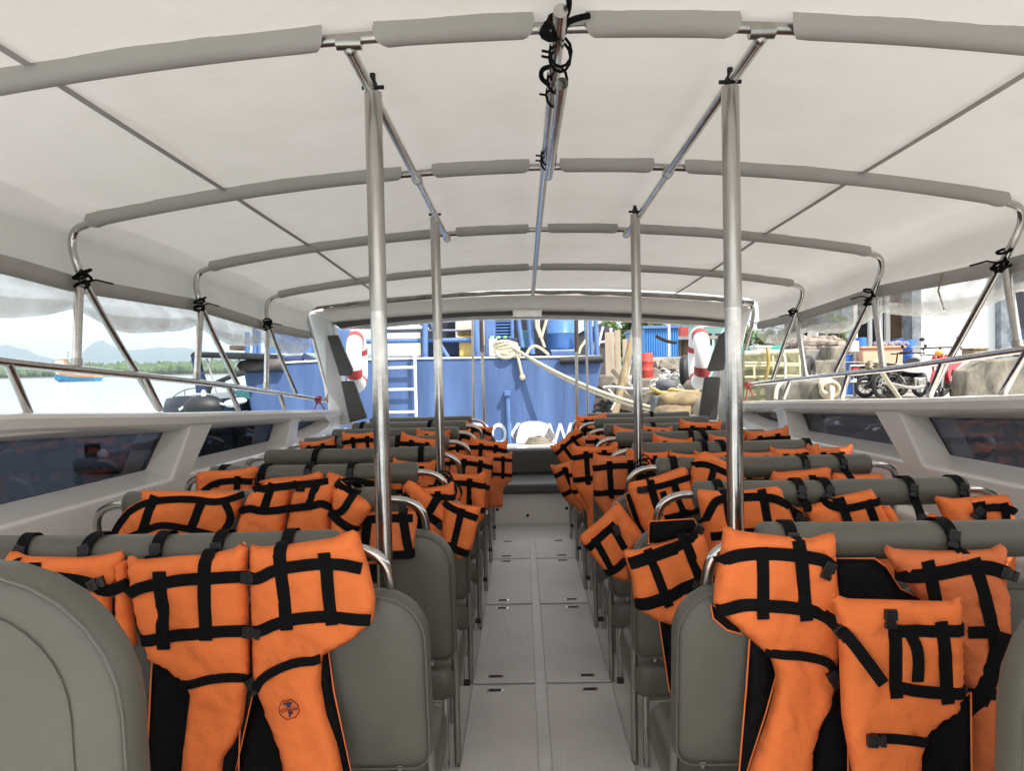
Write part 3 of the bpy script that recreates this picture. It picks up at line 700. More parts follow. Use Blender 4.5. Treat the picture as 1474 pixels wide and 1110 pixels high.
def jacket(root, spec, thick=.045, seed=0, step=.016, mo=None, bar=None, folds=1.0):
    """spec in metres, x right / y up from the root; the camera side is -Y"""
    mo = mo or M_ORANGE
    smp = lambda p: resample([tuple(v)[:2] for v in chaikin([V(*q, 0) for q in p], 2 if len(p) > 2 else 0)], .010)
    paths = [smp(p[0]) for p in spec.get('straps', [])]
    panels = [Panel(p, thick*(.74 if k < 2 else .6), paths, seed*3+k, step, folds=folds) for k, p in enumerate(spec['panels'])]
    for k, pn in enumerate(panels): local(pn.mesh(), 'orange_panel', mo, root)
    def H(p):
        return max([pn.h(p) for pn in panels]+[0])
    for k, ln in enumerate(spec.get('liner', [])):
        b = Panel(ln, .010, [], seed+50+k, .03, .03, .6).mesh(); o = local(b, 'black_liner', M_LINER, root); o.location.y = .016+.004*k
        b = MB(); q = [(x, .012+.004*k, z) for x, z in ln]; b.tube(q, .0022, 5, close=True); oo = local(b, 'liner_piping', mo, root); oo.parent = o; oo.location.y = -.016-.004*k
    for p, wd in [(s_[0], (s_[1] if len(s_) > 1 else WEB)) for s_ in spec.get('straps', [])]:
        q = smp(p); hs = [H(x) for x in q]; n = len(q)
        for _ in range(3): hs = [max(hs[i], (hs[max(i-1, 0)]+hs[i]+hs[min(i+1, n-1)])/3) for i in range(n)]
        ins = [any(pin(x, pn.poly) for pn in panels) for x in q]
        if any(ins):
            i0 = ins.index(True); i1 = n-1-ins[::-1].index(True)
            q = q[max(0, i0-1):i1+2]; hs = hs[max(0, i0-1):i1+2]; n = len(q)
            if i0 > 0: hs[0] = -.012
            if i1 < len(ins)-1: hs[-1] = -.012
        path = [V(x[0], -hh-.0035, x[1]) for x, hh in zip(q, hs)]; wd_l = []
        for i in range(n):
            a, c = q[max(i-1, 0)], q[min(i+1, n-1)]; wd_l.append(V(-(c[1]-a[1]), 0, c[0]-a[0]))
        local(MB().ribbon(path, wd_l, wd, .003), 'webbing_strap', M_BLACK, root, 40)
    for (u0, v0, du) in spec.get('loops', []):
        if bar is None: continue
        vb, yb = bar; top = [(u0+du*.2, v0), (u0+du*.4, v0+.03)]
        path = [V(u0, -H((u0, v0-.03))-.006, v0-.03), V(u0+du*.1, -H((u0, v0))-.006, v0)]
        r = PR+.004
        k0 = max(v0+.015, vb-.04)
        for k in range(15):
            a = R(200-k*17.5); path.append(V(u0+du*(.25+.75*k/14), yb+r*math.cos(a), vb+r*math.sin(a)))
        path = [p for i, p in enumerate(path) if i < 2 or p.z > v0-.02 or p.y > yb]
        local(MB().ribbon(chaikin(path, 1), V(1, 0, 0), WEB*1.1, .003), 'hanging_strap', M_BLACK, root, 40)
        a = R(168); c = V(u0+du*.42, yb+(r+.006)*math.cos(a), vb+(r+.006)*math.sin(a))
        buckle(root, c, R(-4)+math.atan2(-du, .16)*-1, tilt=-.15)
    for bk in spec.get('buckles', []):
        u, v, ang = bk[:3]; hh = H((u, v)); buckle(root, V(u, -hh-.009, v), ang)
    for (u, v, s, ang) in spec.get('logos', []):
        b = MB(); q = [(u+s*math.cos(a+ang), v+s*math.sin(a+ang)) for a in [2*math.pi*(k+.5)/8 for k in range(8)]]
        pj = lambda p: V(p[0], -H(p)-.0035, p[1])
        ring = resample(q, .004, True); b.tube([pj(p) for p in ring], .0011, 4, close=True)
        lg = local(b, 'printed_logo', M_LOGO2, root)
        b = MB(); ca, sa = math.cos(ang), math.sin(ang)
        def q4(x0, y0, x1, y1, x2=None):
            pts = [(x0, y0), (x1, y0), (x1, y1), (x0, y1)]; b.face([pj((u+s*(x*ca-y*sa), v+s*(x*sa+y*ca)))-V(0, .001, 0) for x, y in pts])
        q4(-.40, .50, .40, .72); q4(-.16, .22, .22, .52); q4(-.16, -.22, .30, -.5); q4(-.16, -.5, .05, -.72)
        o = local(b, 'logo_figure', M_LOGO, root); o.parent = lg
        cu = bpy.data.curves.new('t', 'FONT'); cu.body = 'MEMBER'; cu.size = s*.44; cu.align_x = 'CENTER'; cu.align_y = 'CENTER'; cu.offset = s*.006
        to = bpy.data.objects.new('t', cu); COL.objects.link(to); bpy.context.view_layer.update()
        me = bpy.data.meshes.new_from_object(to.evaluated_get(bpy.context.evaluated_depsgraph_get())); bpy.data.objects.remove(to); me.name = 'logo_word'
        for vv in me.vertices: x, y = -vv.co.x, -vv.co.y; vv.co = pj((u+(x*ca-y*sa), v+(x*sa+y*ca)))-V(0, .0015, 0)
        me.materials.append(M_LOGO2); o = bpy.data.objects.new('logo_word', me); COL.objects.link(o); o.parent = lg
def buckle(root, c, ang, tilt=0):
    M3 = Matrix.Rotation(-ang, 3, 'Y') @ Matrix.Rotation(tilt, 3, 'X'); b = MB()
    def bx(cc, d): b.box(c+M3 @ Vector(cc), d, M3)
    for w0, w1, z0, z1, th in ((.014, .0125, -.004, .019, .0055), (.0085, .011, -.010, -.004, .004), (.0125, .0125, -.022, -.010, .0045)):
        vs = [b.bm.verts.new(c+M3 @ Vector((x, y, z))) for z, w in ((z0, w0), (z1, w1)) for x, y in ((-w, -th), (w, -th), (w, th), (-w, th))]
        for f in ((0, 1, 2, 3), (7, 6, 5, 4), (0, 4, 5, 1), (1, 5, 6, 2), (2, 6, 7, 3), (3, 7, 4, 0)): b.bm.faces.new([vs[k] for k in f])
    bx((0, -.0055, .006), (.016, .003, .003)); bx((0, -.0055, .012), (.016, .003, .003))
    o = b.build('buckle', M_PLASTIC, None, bevel=.0016); o.parent = root
GROUP = 'orange life jackets hung on the seats'
def pxj(label, D, org, spec, thick=.045, seed=0, step=.015, mo=None, bar=None, yaw=0, group=GROUP):
    """a jacket whose cut was measured on the photograph, hung at distance D at its real size"""
    o3 = P(*org, D); root = empty('life_jacket', o3, label, 'life jacket', group)
    def c(p): q = P(p[0], p[1], D)-o3; return (q.x, q.z)
    k = D/F
    sp = {'panels': [[c(p) for p in q] for q in spec['panels']], 'liner': [[c(p) for p in q] for q in spec.get('liner', [])],
          'straps': [([c(p) for p in s_[0]],)+((s_[1]*k,) if len(s_) > 1 else ()) for s_ in spec.get('straps', [])],
          'buckles': [(*c((b_[0], b_[1])), R(b_[2])) for b_ in spec.get('buckles', [])],
          'loops': [(*c((l[0], l[1])), l[2]*k) for l in spec.get('loops', [])],
          'logos': [(*c((l[0], l[1])), l[2]*k, R(l[3])) for l in spec.get('logos', [])]}
    br = None
    if bar is not None: br = (bar_z(bar)-o3.z, RD[bar]-o3.y)
    jacket(root, sp, thick, seed, step, mo, br)
    if yaw: root.rotation_euler.z = R(yaw)
    return root
DJ = lambda i: RD[i]-PR-.018
# ---- nearest left bench
pxj('two-panel life jacket with an octagon print on one leg, on the nearest left bar', DJ(0)-.01, (358, 785), dict(
    panels=[[(184, 799), (192, 800), (200, 806), (260, 800), (300, 798), (338, 789), (352, 778), (357, 788), (358, 860), (360, 940), (359, 972), (355, 1000), (350, 1040), (338, 1070), (322, 1090), (318, 1140), (258, 1140), (264, 1080), (270, 1030), (274, 1002), (266, 984), (240, 962), (215, 952), (206, 920), (199, 900), (187, 850)],
            [(359, 786), (364, 782), (374, 787), (420, 783), (480, 774), (508, 762), (517, 766), (520, 780), (531, 815), (541, 860), (538, 893), (505, 923), (464, 944), (462, 985), (470, 1030), (485, 1070), (500, 1140), (412, 1140), (402, 1080), (384, 1035), (370, 995), (364, 972), (362, 900)]],
    liner=[[(215, 955), (300, 940), (345, 960), (340, 1140), (206, 1140)], [(370, 960), (470, 940), (478, 1000), (508, 1140), (330, 1140)]],
    straps=[([(185, 860), (200, 845), (230, 836), (300, 827), (345, 826), (362, 828), (378, 829), (400, 816), (440, 810), (490, 807), (524, 815)], 17), ([(203, 919), (240, 913), (300, 904), (345, 902), (372, 907), (410, 889), (470, 881), (536, 889)], 17),
            ([(212, 955), (245, 975), (272, 982), (310, 970), (350, 968), (360, 976)], 13), ([(372, 988), (382, 970), (420, 950), (464, 945)], 13),
            ([(238, 818), (244, 929)], 19), ([(302, 790), (305, 915)], 19), ([(407, 785), (418, 902)], 18), ([(471, 792), (482, 895)], 18)],
    loops=[(302, 790, 8), (407, 780, -2)], buckles=[(364, 828, 86), (367, 906, 80), (366, 985, 30)], logos=[(423, 1012, 15, 8)]), .046, 1, .013, bar=0)
pxj('life jacket on the nearest left bar, half hidden by the big grey seat', DJ(0)+.0, (95, 800), dict(
    panels=[[(8, 806), (14, 793), (24, 793), (40, 801), (120, 802), (160, 797), (176, 791), (180, 800), (174, 830), (162, 850), (160, 930), (20, 930), (12, 850)], [(166, 806), (186, 806), (190, 870), (200, 930), (166, 930)]],
    straps=[([(20, 830), (90, 826), (140, 836), (160, 850), (188, 838)], 17), ([(60, 806), (64, 920)], 18)],
    loops=[(104, 826, 36), (217, 800, 8), (30, 800, -18)], buckles=[(148, 836, 110)]), .045, 2, .014, bar=0)
# ---- second left bench
pxj('life jacket draped flat over the outer end of the second left bar', DJ(1)-.02, (260, 708), dict(
    panels=[[(163, 768), (172, 745), (184, 730), (205, 720), (203, 704), (215, 706), (270, 707), (340, 707), (350, 712), (347, 735), (332, 760), (326, 830), (165, 830)]],
    straps=[([(168, 770), (180, 748), (200, 728), (230, 718), (285, 716), (318, 722), (350, 712)], 10), ([(170, 778), (200, 768), (218, 760), (240, 752), (280, 760), (320, 770)], 10), ([(228, 712), (212, 762)], 13), ([(298, 715), (278, 764)], 13), ([(326, 716), (340, 742), (322, 770)], 11)],
    loops=[]), .045, 3, .015, bar=1)
pxj('life jacket with two panels in the middle of the second left bar', DJ(1)-.035, (420, 690), dict(
    panels=[[(338, 768), (346, 742), (356, 716), (366, 704), (384, 694), (400, 690), (424, 692), (417, 720), (409, 765), (405, 830), (338, 830)], [(425, 692), (440, 689), (468, 688), (484, 692), (490, 706), (480, 730), (476, 768), (470, 830), (408, 830), (412, 765), (419, 720)]],
    straps=[([(326, 728), (345, 716), (365, 705), (395, 700), (440, 696), (475, 692)], 11), ([(335, 745), (360, 728), (384, 735), (430, 729), (452, 726), (470, 721), (482, 735)], 11), ([(396, 694), (382, 737)], 12), ([(460, 692), (446, 731)], 12)],
    loops=[(436, 692, 6), (500, 690, 6)]), .045, 4, .015, bar=1)
pxj('life jacket slumped sideways at the aisle end of the second left bar', DJ(1)-.05, (505, 705), dict(
    panels=[[(478, 700), (490, 690), (502, 702), (530, 722), (536, 730), (522, 752), (506, 768), (500, 800), (474, 800), (476, 760)]],
    straps=[([(482, 690), (496, 702), (520, 714), (545, 724)], 12), ([(512, 708), (496, 736), (478, 738), (466, 728)], 11), ([(476, 735), (500, 755), (520, 765), (516, 785)], 12)],
    buckles=[]), .05, 5, .015, bar=1)
pxj('squarish life jacket hung straight behind the near left pole', DJ(1)+.03, (560, 738), dict(
    panels=[[(505, 742), (520, 736), (560, 737), (597, 735), (602, 745), (598, 770), (596, 802), (560, 808), (520, 815), (505, 800)]],
    liner=[[(510, 790), (590, 800), (585, 815), (560, 840), (520, 850)]],
    straps=[([(515, 750), (540, 744), (596, 744)], 12), ([(515, 800), (560, 796), (597, 796)], 12), ([(532, 742), (527, 800)], 13), ([(580, 726), (582, 745), (592, 800)], 13)],
    buckles=[(580, 730, 0)]), .045, 6, .015, M_ORANGE_DIRTY, bar=1)
# ---- third left bench
pxj('life jacket at the outer end of the third left bar with one raised corner', DJ(2), (325, 676), dict(
    panels=[[(282, 680), (300, 678), (330, 677), (362, 672), (370, 669), (373, 676), (366, 690), (366, 740), (282, 740)]],
    straps=[([(296, 706), (312, 694), (340, 690), (368, 693)], 9), ([(346, 684), (343, 735)], 9)], loops=[(314, 690, 4)]), .045, 7, .018, bar=2)
pxj('life jacket in the middle of the third left bar, only its top showing', DJ(2), (425, 684), dict(
    panels=[[(372, 692), (395, 688), (440, 684), (460, 678), (466, 682), (464, 740), (375, 740)]], straps=[([(372, 700), (420, 695), (464, 693)], 9)], loops=[(437, 690, 10)]), .04, 8, .018, bar=2)
pxj('life jacket with two ears next to the near pole on the third left bar', DJ(2), (505, 684), dict(
    panels=[[(468, 690), (472, 678), (478, 680), (500, 688), (530, 690), (560, 694), (558, 740), (470, 740)]], straps=[([(490, 694), (505, 690), (530, 694), (560, 700)], 10), ([(533, 692), (520, 720)], 9)], loops=[(500, 690, 6)]), .045, 9, .018, bar=2)
pxj('life jacket tilting down off the aisle end of the third left bar', DJ(2)-.03, (600, 692), dict(
    panels=[[(580, 700), (588, 690), (598, 695), (650, 738), (656, 745), (645, 762), (632, 782), (612, 770), (608, 745), (590, 720)]],
    straps=[([(572, 698), (590, 716), (610, 736), (642, 758)], 12), ([(632, 712), (618, 738), (606, 752)], 12)], buckles=[(636, 756, 50), (566, 710, 40)]), .045, 10, .016, bar=2)
pxj('life jacket leaning against the aisle edge of the second left bench back', DJ(2)-.06, (664, 725), dict(
    panels=[[(640, 724), (646, 720), (665, 726), (686, 729), (693, 729), (690, 745), (683, 775), (678, 796), (662, 806), (640, 790), (634, 765), (638, 745)]],
    straps=[([(638, 722), (655, 732), (688, 745)], 10), ([(628, 770), (648, 785), (676, 797)], 11), ([(666, 730), (653, 786)], 10)]), .05, 11, .016, bar=2)
# ---- nearest right bench
pxj('long life jacket hung straight at the aisle end of the nearest right bar', DJ(0)+.005, (1120, 760), dict(
    panels=[[(1040, 766), (1041, 756), (1048, 758), (1062, 764), (1120, 771), (1165, 775), (1192, 767), (1201, 766), (1203, 776), (1203, 800), (1208, 870), (1207, 940), (1203, 975), (1196, 1015), (1180, 1050), (1170, 1085), (1168, 1140), (1070, 1140), (1086, 1085), (1104, 1035), (1113, 1000), (1117, 972), (1108, 945), (1085, 925), (1060, 902), (1036, 882), (1026, 872), (1029, 835), (1036, 800)]],
    liner=[[(1082, 915), (1112, 945), (1120, 975), (1105, 1030), (1070, 1140), (1064, 1140), (1076, 1000)], [(1200, 900), (1225, 960), (1225, 1140), (1165, 1140), (1180, 1040)], [(1026, 874), (1040, 884), (1070, 908), (1072, 918), (1050, 912), (1030, 895)]],
    straps=[([(1028, 815), (1042, 800), (1070, 793), (1100, 792), (1150, 796), (1180, 802), (1190, 812)], 18), ([(1025, 884), (1035, 874), (1070, 866), (1100, 866), (1150, 871), (1180, 880), (1195, 892), (1205, 906)], 18), ([(1098, 935), (1140, 936), (1186, 946), (1196, 962)], 13),
            ([(1091, 783), (1093, 886)], 17), ([(1144, 775), (1154, 888)], 18)],
    loops=[(1144, 772, -2)], buckles=[(1183, 815, -25), (1193, 970, 30)]), .048, 12, .013, bar=0)
pxj('foremost life jacket at bottom right, hung low with loose buckled straps', DJ(0)-.11, (1290, 860), dict(
    panels=[[(1197, 862), (1198, 854), (1206, 857), (1220, 862), (1300, 864), (1368, 866), (1380, 859), (1387, 861), (1382, 880), (1384, 920), (1387, 985), (1380, 1022), (1360, 1035), (1338, 1052), (1328, 1080), (1324, 1140), (1232, 1140), (1222, 1090), (1211, 1030), (1208, 960), (1206, 900)]],
    liner=[[(1318, 1140), (1326, 1075), (1345, 1045), (1385, 1015), (1402, 1000), (1404, 1140)]],
    straps=[([(1268, 903), (1300, 902), (1384, 902)], 17), ([(1275, 982), (1310, 988), (1350, 992), (1386, 992)], 17), ([(1277, 893), (1283, 999)], 18), ([(1344, 889), (1356, 1007)], 18), ([(1300, 906), (1312, 930), (1312, 975)], 16), ([(1245, 1056), (1290, 1056), (1340, 1064)], 14)],
    buckles=[(1270, 882, 0), (1252, 1058, 88)], logos=[(1290, 1118, 15, 4)]), .045, 13, .013)
pxj('life jacket at the right edge on the nearest right bar, strapped diagonally', DJ(0)+.0, (1360, 788), dict(
    panels=[[(1271, 792), (1275, 782), (1286, 790), (1350, 793), (1425, 791), (1440, 781), (1448, 787), (1450, 800), (1444, 815), (1452, 860), (1455, 1140), (1390, 1140), (1386, 1000), (1330, 870), (1296, 830), (1282, 812)]],
    liner=[[(1200, 806), (1262, 806), (1280, 818), (1300, 850), (1360, 880), (1200, 900)], [(1420, 880), (1460, 900), (1470, 1140), (1400, 1140), (1380, 1060)]],
    straps=[([(1276, 828), (1300, 826), (1350, 820), (1395, 811), (1430, 816), (1462, 834)], 20), ([(1325, 803), (1345, 890)], 18), ([(1392, 800), (1406, 850), (1420, 905), (1430, 960)], 18), ([(1436, 905), (1420, 960), (1395, 1010), (1385, 1040)], 26), ([(1384, 905), (1425, 905)], 17), ([(1384, 992), (1450, 996)], 15)],
    loops=[(1385, 792, -20)], buckles=[(1440, 822, 70)]), .045, 14, .014, M_ORANGE_DIRTY, bar=0)
t = empty('strap', P(1198, 890, DJ(0)-.12), 'black buckled strap linking the two near right life jackets', 'strap')
b = MB(); q = [P(x, y, DJ(0)-(.062, .115, .160, .166, .162)[k]) for k, (x, y) in enumerate([(1185, 884), (1205, 902), (1225, 922), (1250, 955), (1272, 985)])]; b.ribbon(chaikin(q, 1), V(.7, 0, .7), .026); b.build('webbing', M_BLACK, t); bk = P(1213, 913, DJ(0)-.12)-t.location; buckle(t, bk, R(40))
# ---- second right bench
pxj('life jacket behind the near right pole on the second right bar', DJ(1), (1066, 705), dict(
    panels=[[(1003, 712), (1004, 703), (1012, 705), (1050, 708), (1090, 703), (1118, 700), (1126, 704), (1128, 715), (1142, 745), (1148, 775), (1140, 830), (1020, 830), (1012, 760)]],
    liner=[[(1128, 720), (1160, 740), (1165, 800), (1130, 800)]],
    straps=[([(1008, 760), (1022, 725), (1034, 716), (1060, 714), (1094, 713), (1120, 718), (1140, 735), (1155, 748)], 12), ([(1093, 703), (1106, 775)], 12), ([(1042, 706), (1054, 780)], 12), ([(1020, 770), (1080, 764), (1110, 764)], 12)],
    loops=[(1042, 706, -8)], buckles=[(1152, 746, 60)]), .045, 15, .015, bar=1)
pxj('life jacket with one tall corner in the middle of the second right bar', DJ(1), (1210, 715), dict(
    panels=[[(1156, 730), (1158, 722), (1166, 728), (1205, 714), (1246, 706), (1254, 702), (1260, 712), (1272, 735), (1290, 755), (1300, 830), (1180, 830), (1172, 770)], [(1266, 726), (1284, 730), (1302, 760), (1304, 820), (1280, 820), (1272, 750)]],
    straps=[([(1172, 716), (1195, 728), (1215, 731), (1240, 724), (1264, 720)], 11), ([(1205, 715), (1222, 770)], 12), ([(1242, 718), (1262, 770)], 12)],
    loops=[(1203, 716, -16), (1160, 722, -8)]), .045, 16, .015, bar=1)
pxj('life jacket at the hull end of the second right bar with a dangling buckle', DJ(1)-.01, (1405, 716), dict(
    panels=[[(1344, 718), (1346, 713), (1358, 716), (1372, 718), (1410, 714), (1450, 712), (1455, 720), (1460, 745), (1462, 830), (1372, 830), (1364, 760)], [(1328, 748), (1340, 737), (1358, 746), (1364, 830), (1335, 830)]],
    straps=[([(1405, 730), (1430, 728), (1450, 732), (1460, 740)], 11), ([(1404, 720), (1412, 770)], 12), ([(1438, 722), (1446, 770)], 11)],
    loops=[(1400, 720, -18), (1326, 742, -14)], buckles=[(1398, 735, -40), (1324, 748, -10)]), .045, 17, .015, bar=1)
pxj('big gridded life jacket swung out over the aisle from the second right bench', DJ(1)-.14, (955, 780), dict(
    panels=[[(896, 796), (900, 791), (915, 792), (970, 776), (1005, 764), (1014, 770), (1022, 800), (1027, 835), (1020, 860), (1008, 880), (990, 892), (968, 901), (945, 893), (922, 880), (912, 862), (910, 835), (902, 810)]],
    liner=[[(936, 752), (1000, 748), (1012, 770), (960, 785), (934, 785)], [(948, 880), (992, 880), (985, 1000), (965, 1000)]],
    straps=[([(904, 809), (950, 792), (985, 780), (1010, 762), (1018, 735), (1030, 722)], 18), ([(912, 868), (940, 862), (985, 842), (1012, 830)], 18), ([(930, 788), (960, 868)], 13), ([(980, 768), (1008, 840)], 14)],
    buckles=[(1004, 764, -35), (1002, 838, 75)]), .055, 18, .013)
# ---- third right bench
pxj('life jacket twisted like a diamond at the aisle end of the third right bench', DJ(2)-.10, (885, 770), dict(
    panels=[[(833, 776), (836, 770), (860, 750), (884, 728), (888, 720), (896, 730), (912, 752), (928, 772), (910, 790), (900, 800), (908, 838), (890, 834), (876, 828), (862, 812), (848, 795)]],
    straps=[([(844, 790), (866, 768), (884, 752)], 11), ([(870, 826), (888, 814), (904, 800)], 11), ([(854, 772), (882, 822)], 10), ([(880, 756), (898, 788)], 10)],
    buckles=[(886, 760, 20)]), .05, 19, .014)
pxj('life jacket hung askew near the aisle on the third right bar, with an open buckle', DJ(2)-.04, (950, 690), dict(
    panels=[[(903, 702), (906, 694), (930, 690), (960, 680), (984, 671), (990, 676), (996, 700), (1010, 735), (980, 745), (960, 752), (934, 774), (922, 755), (912, 725)]],
    liner=[[(900, 712), (918, 708), (932, 770), (928, 775), (912, 750)]],
    straps=[([(925, 704), (960, 696), (985, 687), (1012, 686)], 9), ([(932, 668), (936, 700), (948, 742)], 11), ([(968, 692), (978, 728), (984, 742)], 10), ([(952, 706), (958, 726)], 9), ([(955, 745), (985, 738), (1005, 732)], 10)],
    buckles=[(922, 704, 90)]), .045, 20, .015, bar=2)
pxj('life jacket thrown up over the third right bar, covering the bar by the pole', DJ(2)-.04, (1022, 655), dict(
    panels=[[(994, 680), (1000, 660), (1006, 652), (1014, 649), (1022, 652), (1050, 668), (1075, 690), (1078, 720), (1000, 720), (992, 695)]],
    straps=[([(992, 672), (1004, 666), (1020, 669), (1052, 684), (1070, 694)], 9), ([(1026, 668), (1018, 700)], 10)]), .05, 21, .016)
pxj('life jacket in the middle of the third right bar with one ear showing', DJ(2), (1148, 680), dict(
    panels=[[(1109, 684), (1112, 677), (1120, 680), (1160, 676), (1190, 672), (1197, 674), (1196, 690), (1196, 740), (1112, 740)]],
    straps=[([(1108, 700), (1196, 694)], 9)], loops=[(1166, 682, -8)]), .045, 22, .018, bar=2)
pxj('life jacket at the hull end of the third right bar with a thin orange rim', DJ(2), (1235, 685), dict(
    panels=[[(1195, 686), (1200, 680), (1235, 683), (1268, 681), (1274, 686), (1272, 740), (1196, 740)]], loops=[(1222, 686, -14)]), .045, 23, .018, bar=2)

# ---- the farther rows: two patterns, copied
def template(nm, spec, th, seed, step=.02, bar=True, mo=None):
    r = empty('life_jacket', (0, -50, 0)); jacket(r, spec, th, seed, step, mo or M_ORANGE, None, 1.3); return r
one = dict(panels=[[(-.115, .012), (-.105, .018), (-.09, .002), (0, -.006), (.085, .0), (.108, .018), (.116, .010), (.112, -.05), (.118, -.14), (.112, -.21), (.07, -.25), (.05, -.30), (.055, -.42), (-.06, -.42), (-.05, -.31), (-.08, -.25), (-.112, -.2), (-.12, -.12), (-.112, -.05)]],
           straps=[([(-.116, -.055), (-.05, -.045), (.05, -.045), (.116, -.055)],), ([(-.116, -.165), (-.05, -.16), (.05, -.16), (.116, -.168)],), ([(-.045, -.022), (-.042, -.19)],), ([(.045, -.02), (.047, -.19)],)],
           buckles=[])
two = dict(panels=[[(-.245, .0), (-.235, .016), (-.21, .0), (-.10, -.008), (-.02, .0), (-.006, .018), (0, .0), (0, -.2), (-.01, -.32), (-.03, -.42), (-.12, -.42), (-.12, -.31), (-.2, -.26), (-.235, -.2), (-.255, -.1)], [(.003, .0), (.01, .018), (.025, .0), (.1, -.006), (.21, -.002), (.232, .018), (.245, .006), (.25, -.1), (.235, -.2), (.2, -.26), (.12, -.31), (.12, -.42), (.03, -.42), (.01, -.32), (.003, -.2)]],
           straps=[([(-.25, -.07), (-.1, -.05), (.1, -.05), (.25, -.075)],), ([(-.24, -.165), (-.1, -.155), (.1, -.155), (.24, -.17)],)]+[([(x, -.02), (x*1.03, -.18)],) for x in (-.17, .17, -.08, .08)],
           buckles=[(.0, -.055, R(90))])
T1 = template('one', one, .045, 31); T1b = template('one', one, .05, 37, mo=M_ORANGE_DIRTY); T2 = template('two', two, .045, 33)
FAR = [  # pattern, px of the top centre, row, roll, scale, how it hangs
 (T1, 664, 681, 3, -3, 'life jacket turned to the aisle on the fourth left bench, above the leaning one', 1.0, -.05),
 (T1b, 681, 655, 4, -9, 'life jacket hung off the aisle end of the fifth left bar', 1.0, -.06),
 (T1, 704, 634, 5, -8, 'life jacket hung squarely off the aisle end of the sixth left bar', 1.05, -.05),
 (T1b, 716, 652, 5, -3, 'small narrow life jacket left of the aisle in front of the bow bench', .82, -.14),
 (T1, 519, 623, 4, 3, 'life jacket left of the near left pole on the fifth left bar', .92, 0),
 (T1b, 456, 634, 4, 6, 'life jacket at the hull end of the fifth left bar, partly hidden', .9, 0),
 (T1, 606, 629, 4, -10, 'life jacket just left of the farther left pole on the fifth left bar', 1.0, 0),
 (T1b, 624, 620, 5, -4, 'life jacket behind the farther left pole on the sixth left bar', .95, 0),
 (T1, 655, 618, 6, -6, 'life jacket beside the aisle on the seventh left bar', 1.0, -.03),
 (T1b, 690, 612, 7, -14, 'life jacket drooping from the aisle end of the farthest left bar', 1.0, -.03),
 (T1, 596, 664, 3, -4, 'life jacket on the fourth left bar between the two left poles', .9, .01),
 (T1b, 891, 655, 3, 1, 'life jacket just left of the farther right pole on the fourth right bench', 1.05, -.08),
 (T1, 856, 642, 4, 2, 'life jacket hung squarely off the aisle end of the fifth right bar', 1.1, -.07),
 (T1b, 820, 662, 5, 22, 'life jacket hung lowest over the aisle from the sixth right bench, tilted', 1.12, -.14),
 (T1, 812, 630, 6, 36, 'life jacket tilted strongly over the aisle from the seventh right bench', 1.05, -.10),
 (T1b, 852, 610, 7, -8, 'life jacket at the aisle end of the farthest right bar, standing up above it', 1.15, -.08),
 (T1, 851, 598, 7, 4, 'life jacket topmost at the aisle end of the farthest right bar, almost covered', 1.1, .02),
 (T2, 962, 651, 3, -4, 'life jacket just right of the farther right pole on the fourth right bar', .8, 0),
 (T1b, 1088, 650, 3, 0, 'life jacket just right of the near right pole on the fourth right bar', .85, 0),
 (T1, 1143, 645, 3, 3, 'inner of two life jackets toward the hull end of the fourth right bar', 1.0, 0),
 (T1b, 1194, 643, 3, -2, 'outer of two life jackets at the hull end of the fourth right bar', 1.0, 0),
 (T1, 968, 630, 4, -8, 'life jacket right of the farther right pole on the fifth right bar', 1.0, 0),
 (T1b, 1103, 619, 4, 5, 'life jacket at the hull end of the fifth right bar, sticking up over it', 1.1, 0),
 (T1, 911, 617, 5, -6, 'life jacket behind the farther right pole on the sixth right bar', 1.1, 0),
 (T1b, 944, 614, 5, -6, 'life jacket on the sixth right bar, right beside the farther right pole', .95, 0),
 (T1, 1008, 607, 5, -3, 'life jacket near the windscreen pillar on the sixth right bar', 1.15, 0),
 (T1, 1032, 650, 3, 4, 'life jacket just left of the near right pole on the fourth right bar', .95, 0),
 (T1b, 640, 656, 4, -6, 'life jacket just right of the farther left pole on the fifth left bar', .9, -.02),
 (T1, 668, 636, 5, -4, 'life jacket between the farther left pole and the aisle on the sixth left bar', .9, -.02),
 (T1b, 1046, 628, 4, -3, 'life jacket just left of the near right pole on the fifth right bar', .9, .0),
 (T1b, 884, 632, 5, 6, 'life jacket at the aisle end of the sixth right bar, left of the pole', 1.0, -.03),
 (T1, 616, 700, 2, 3, 'life jacket behind the tilted one at the end of the third left bar', .9, .03),
 (T1b, 690, 641, 5, -10, 'life jacket pressed between two others at the aisle end of the sixth left bar', .85, -.01),
 (T1, 648, 664, 4, 4, 'life jacket behind the hoop at the aisle end of the fifth left bar', .85, .0),
 (T1b, 634, 692, 3, -8, 'life jacket right beside the farther left pole on the fourth left bench', .9, -.03),
 (T1, 905, 668, 3, 6, 'life jacket behind the farther right pole on the fourth right bench', .9, -.03),
 (T1b, 868, 627, 5, -6, 'life jacket squeezed at the aisle end of the sixth right bar', .9, -.02),
 (T1, 842, 668, 4, 10, 'life jacket lowest at the aisle edge of the fifth right bench', .85, -.02),
]
used = set()
for k, (T, x, y, row, roll, lb, sc, dy) in enumerate(FAR):
    o = T if id(T) not in used else copy_tree(T)
    used.add(id(T)); D = DJ(row)+dy
    tag(o, lb, 'life jacket', GROUP); o.location = P(x, y, D); o.rotation_euler = (0, R(-roll), R((k*37 % 13)-6)); sc *= 1.08; o.scale = (sc, 1, sc)
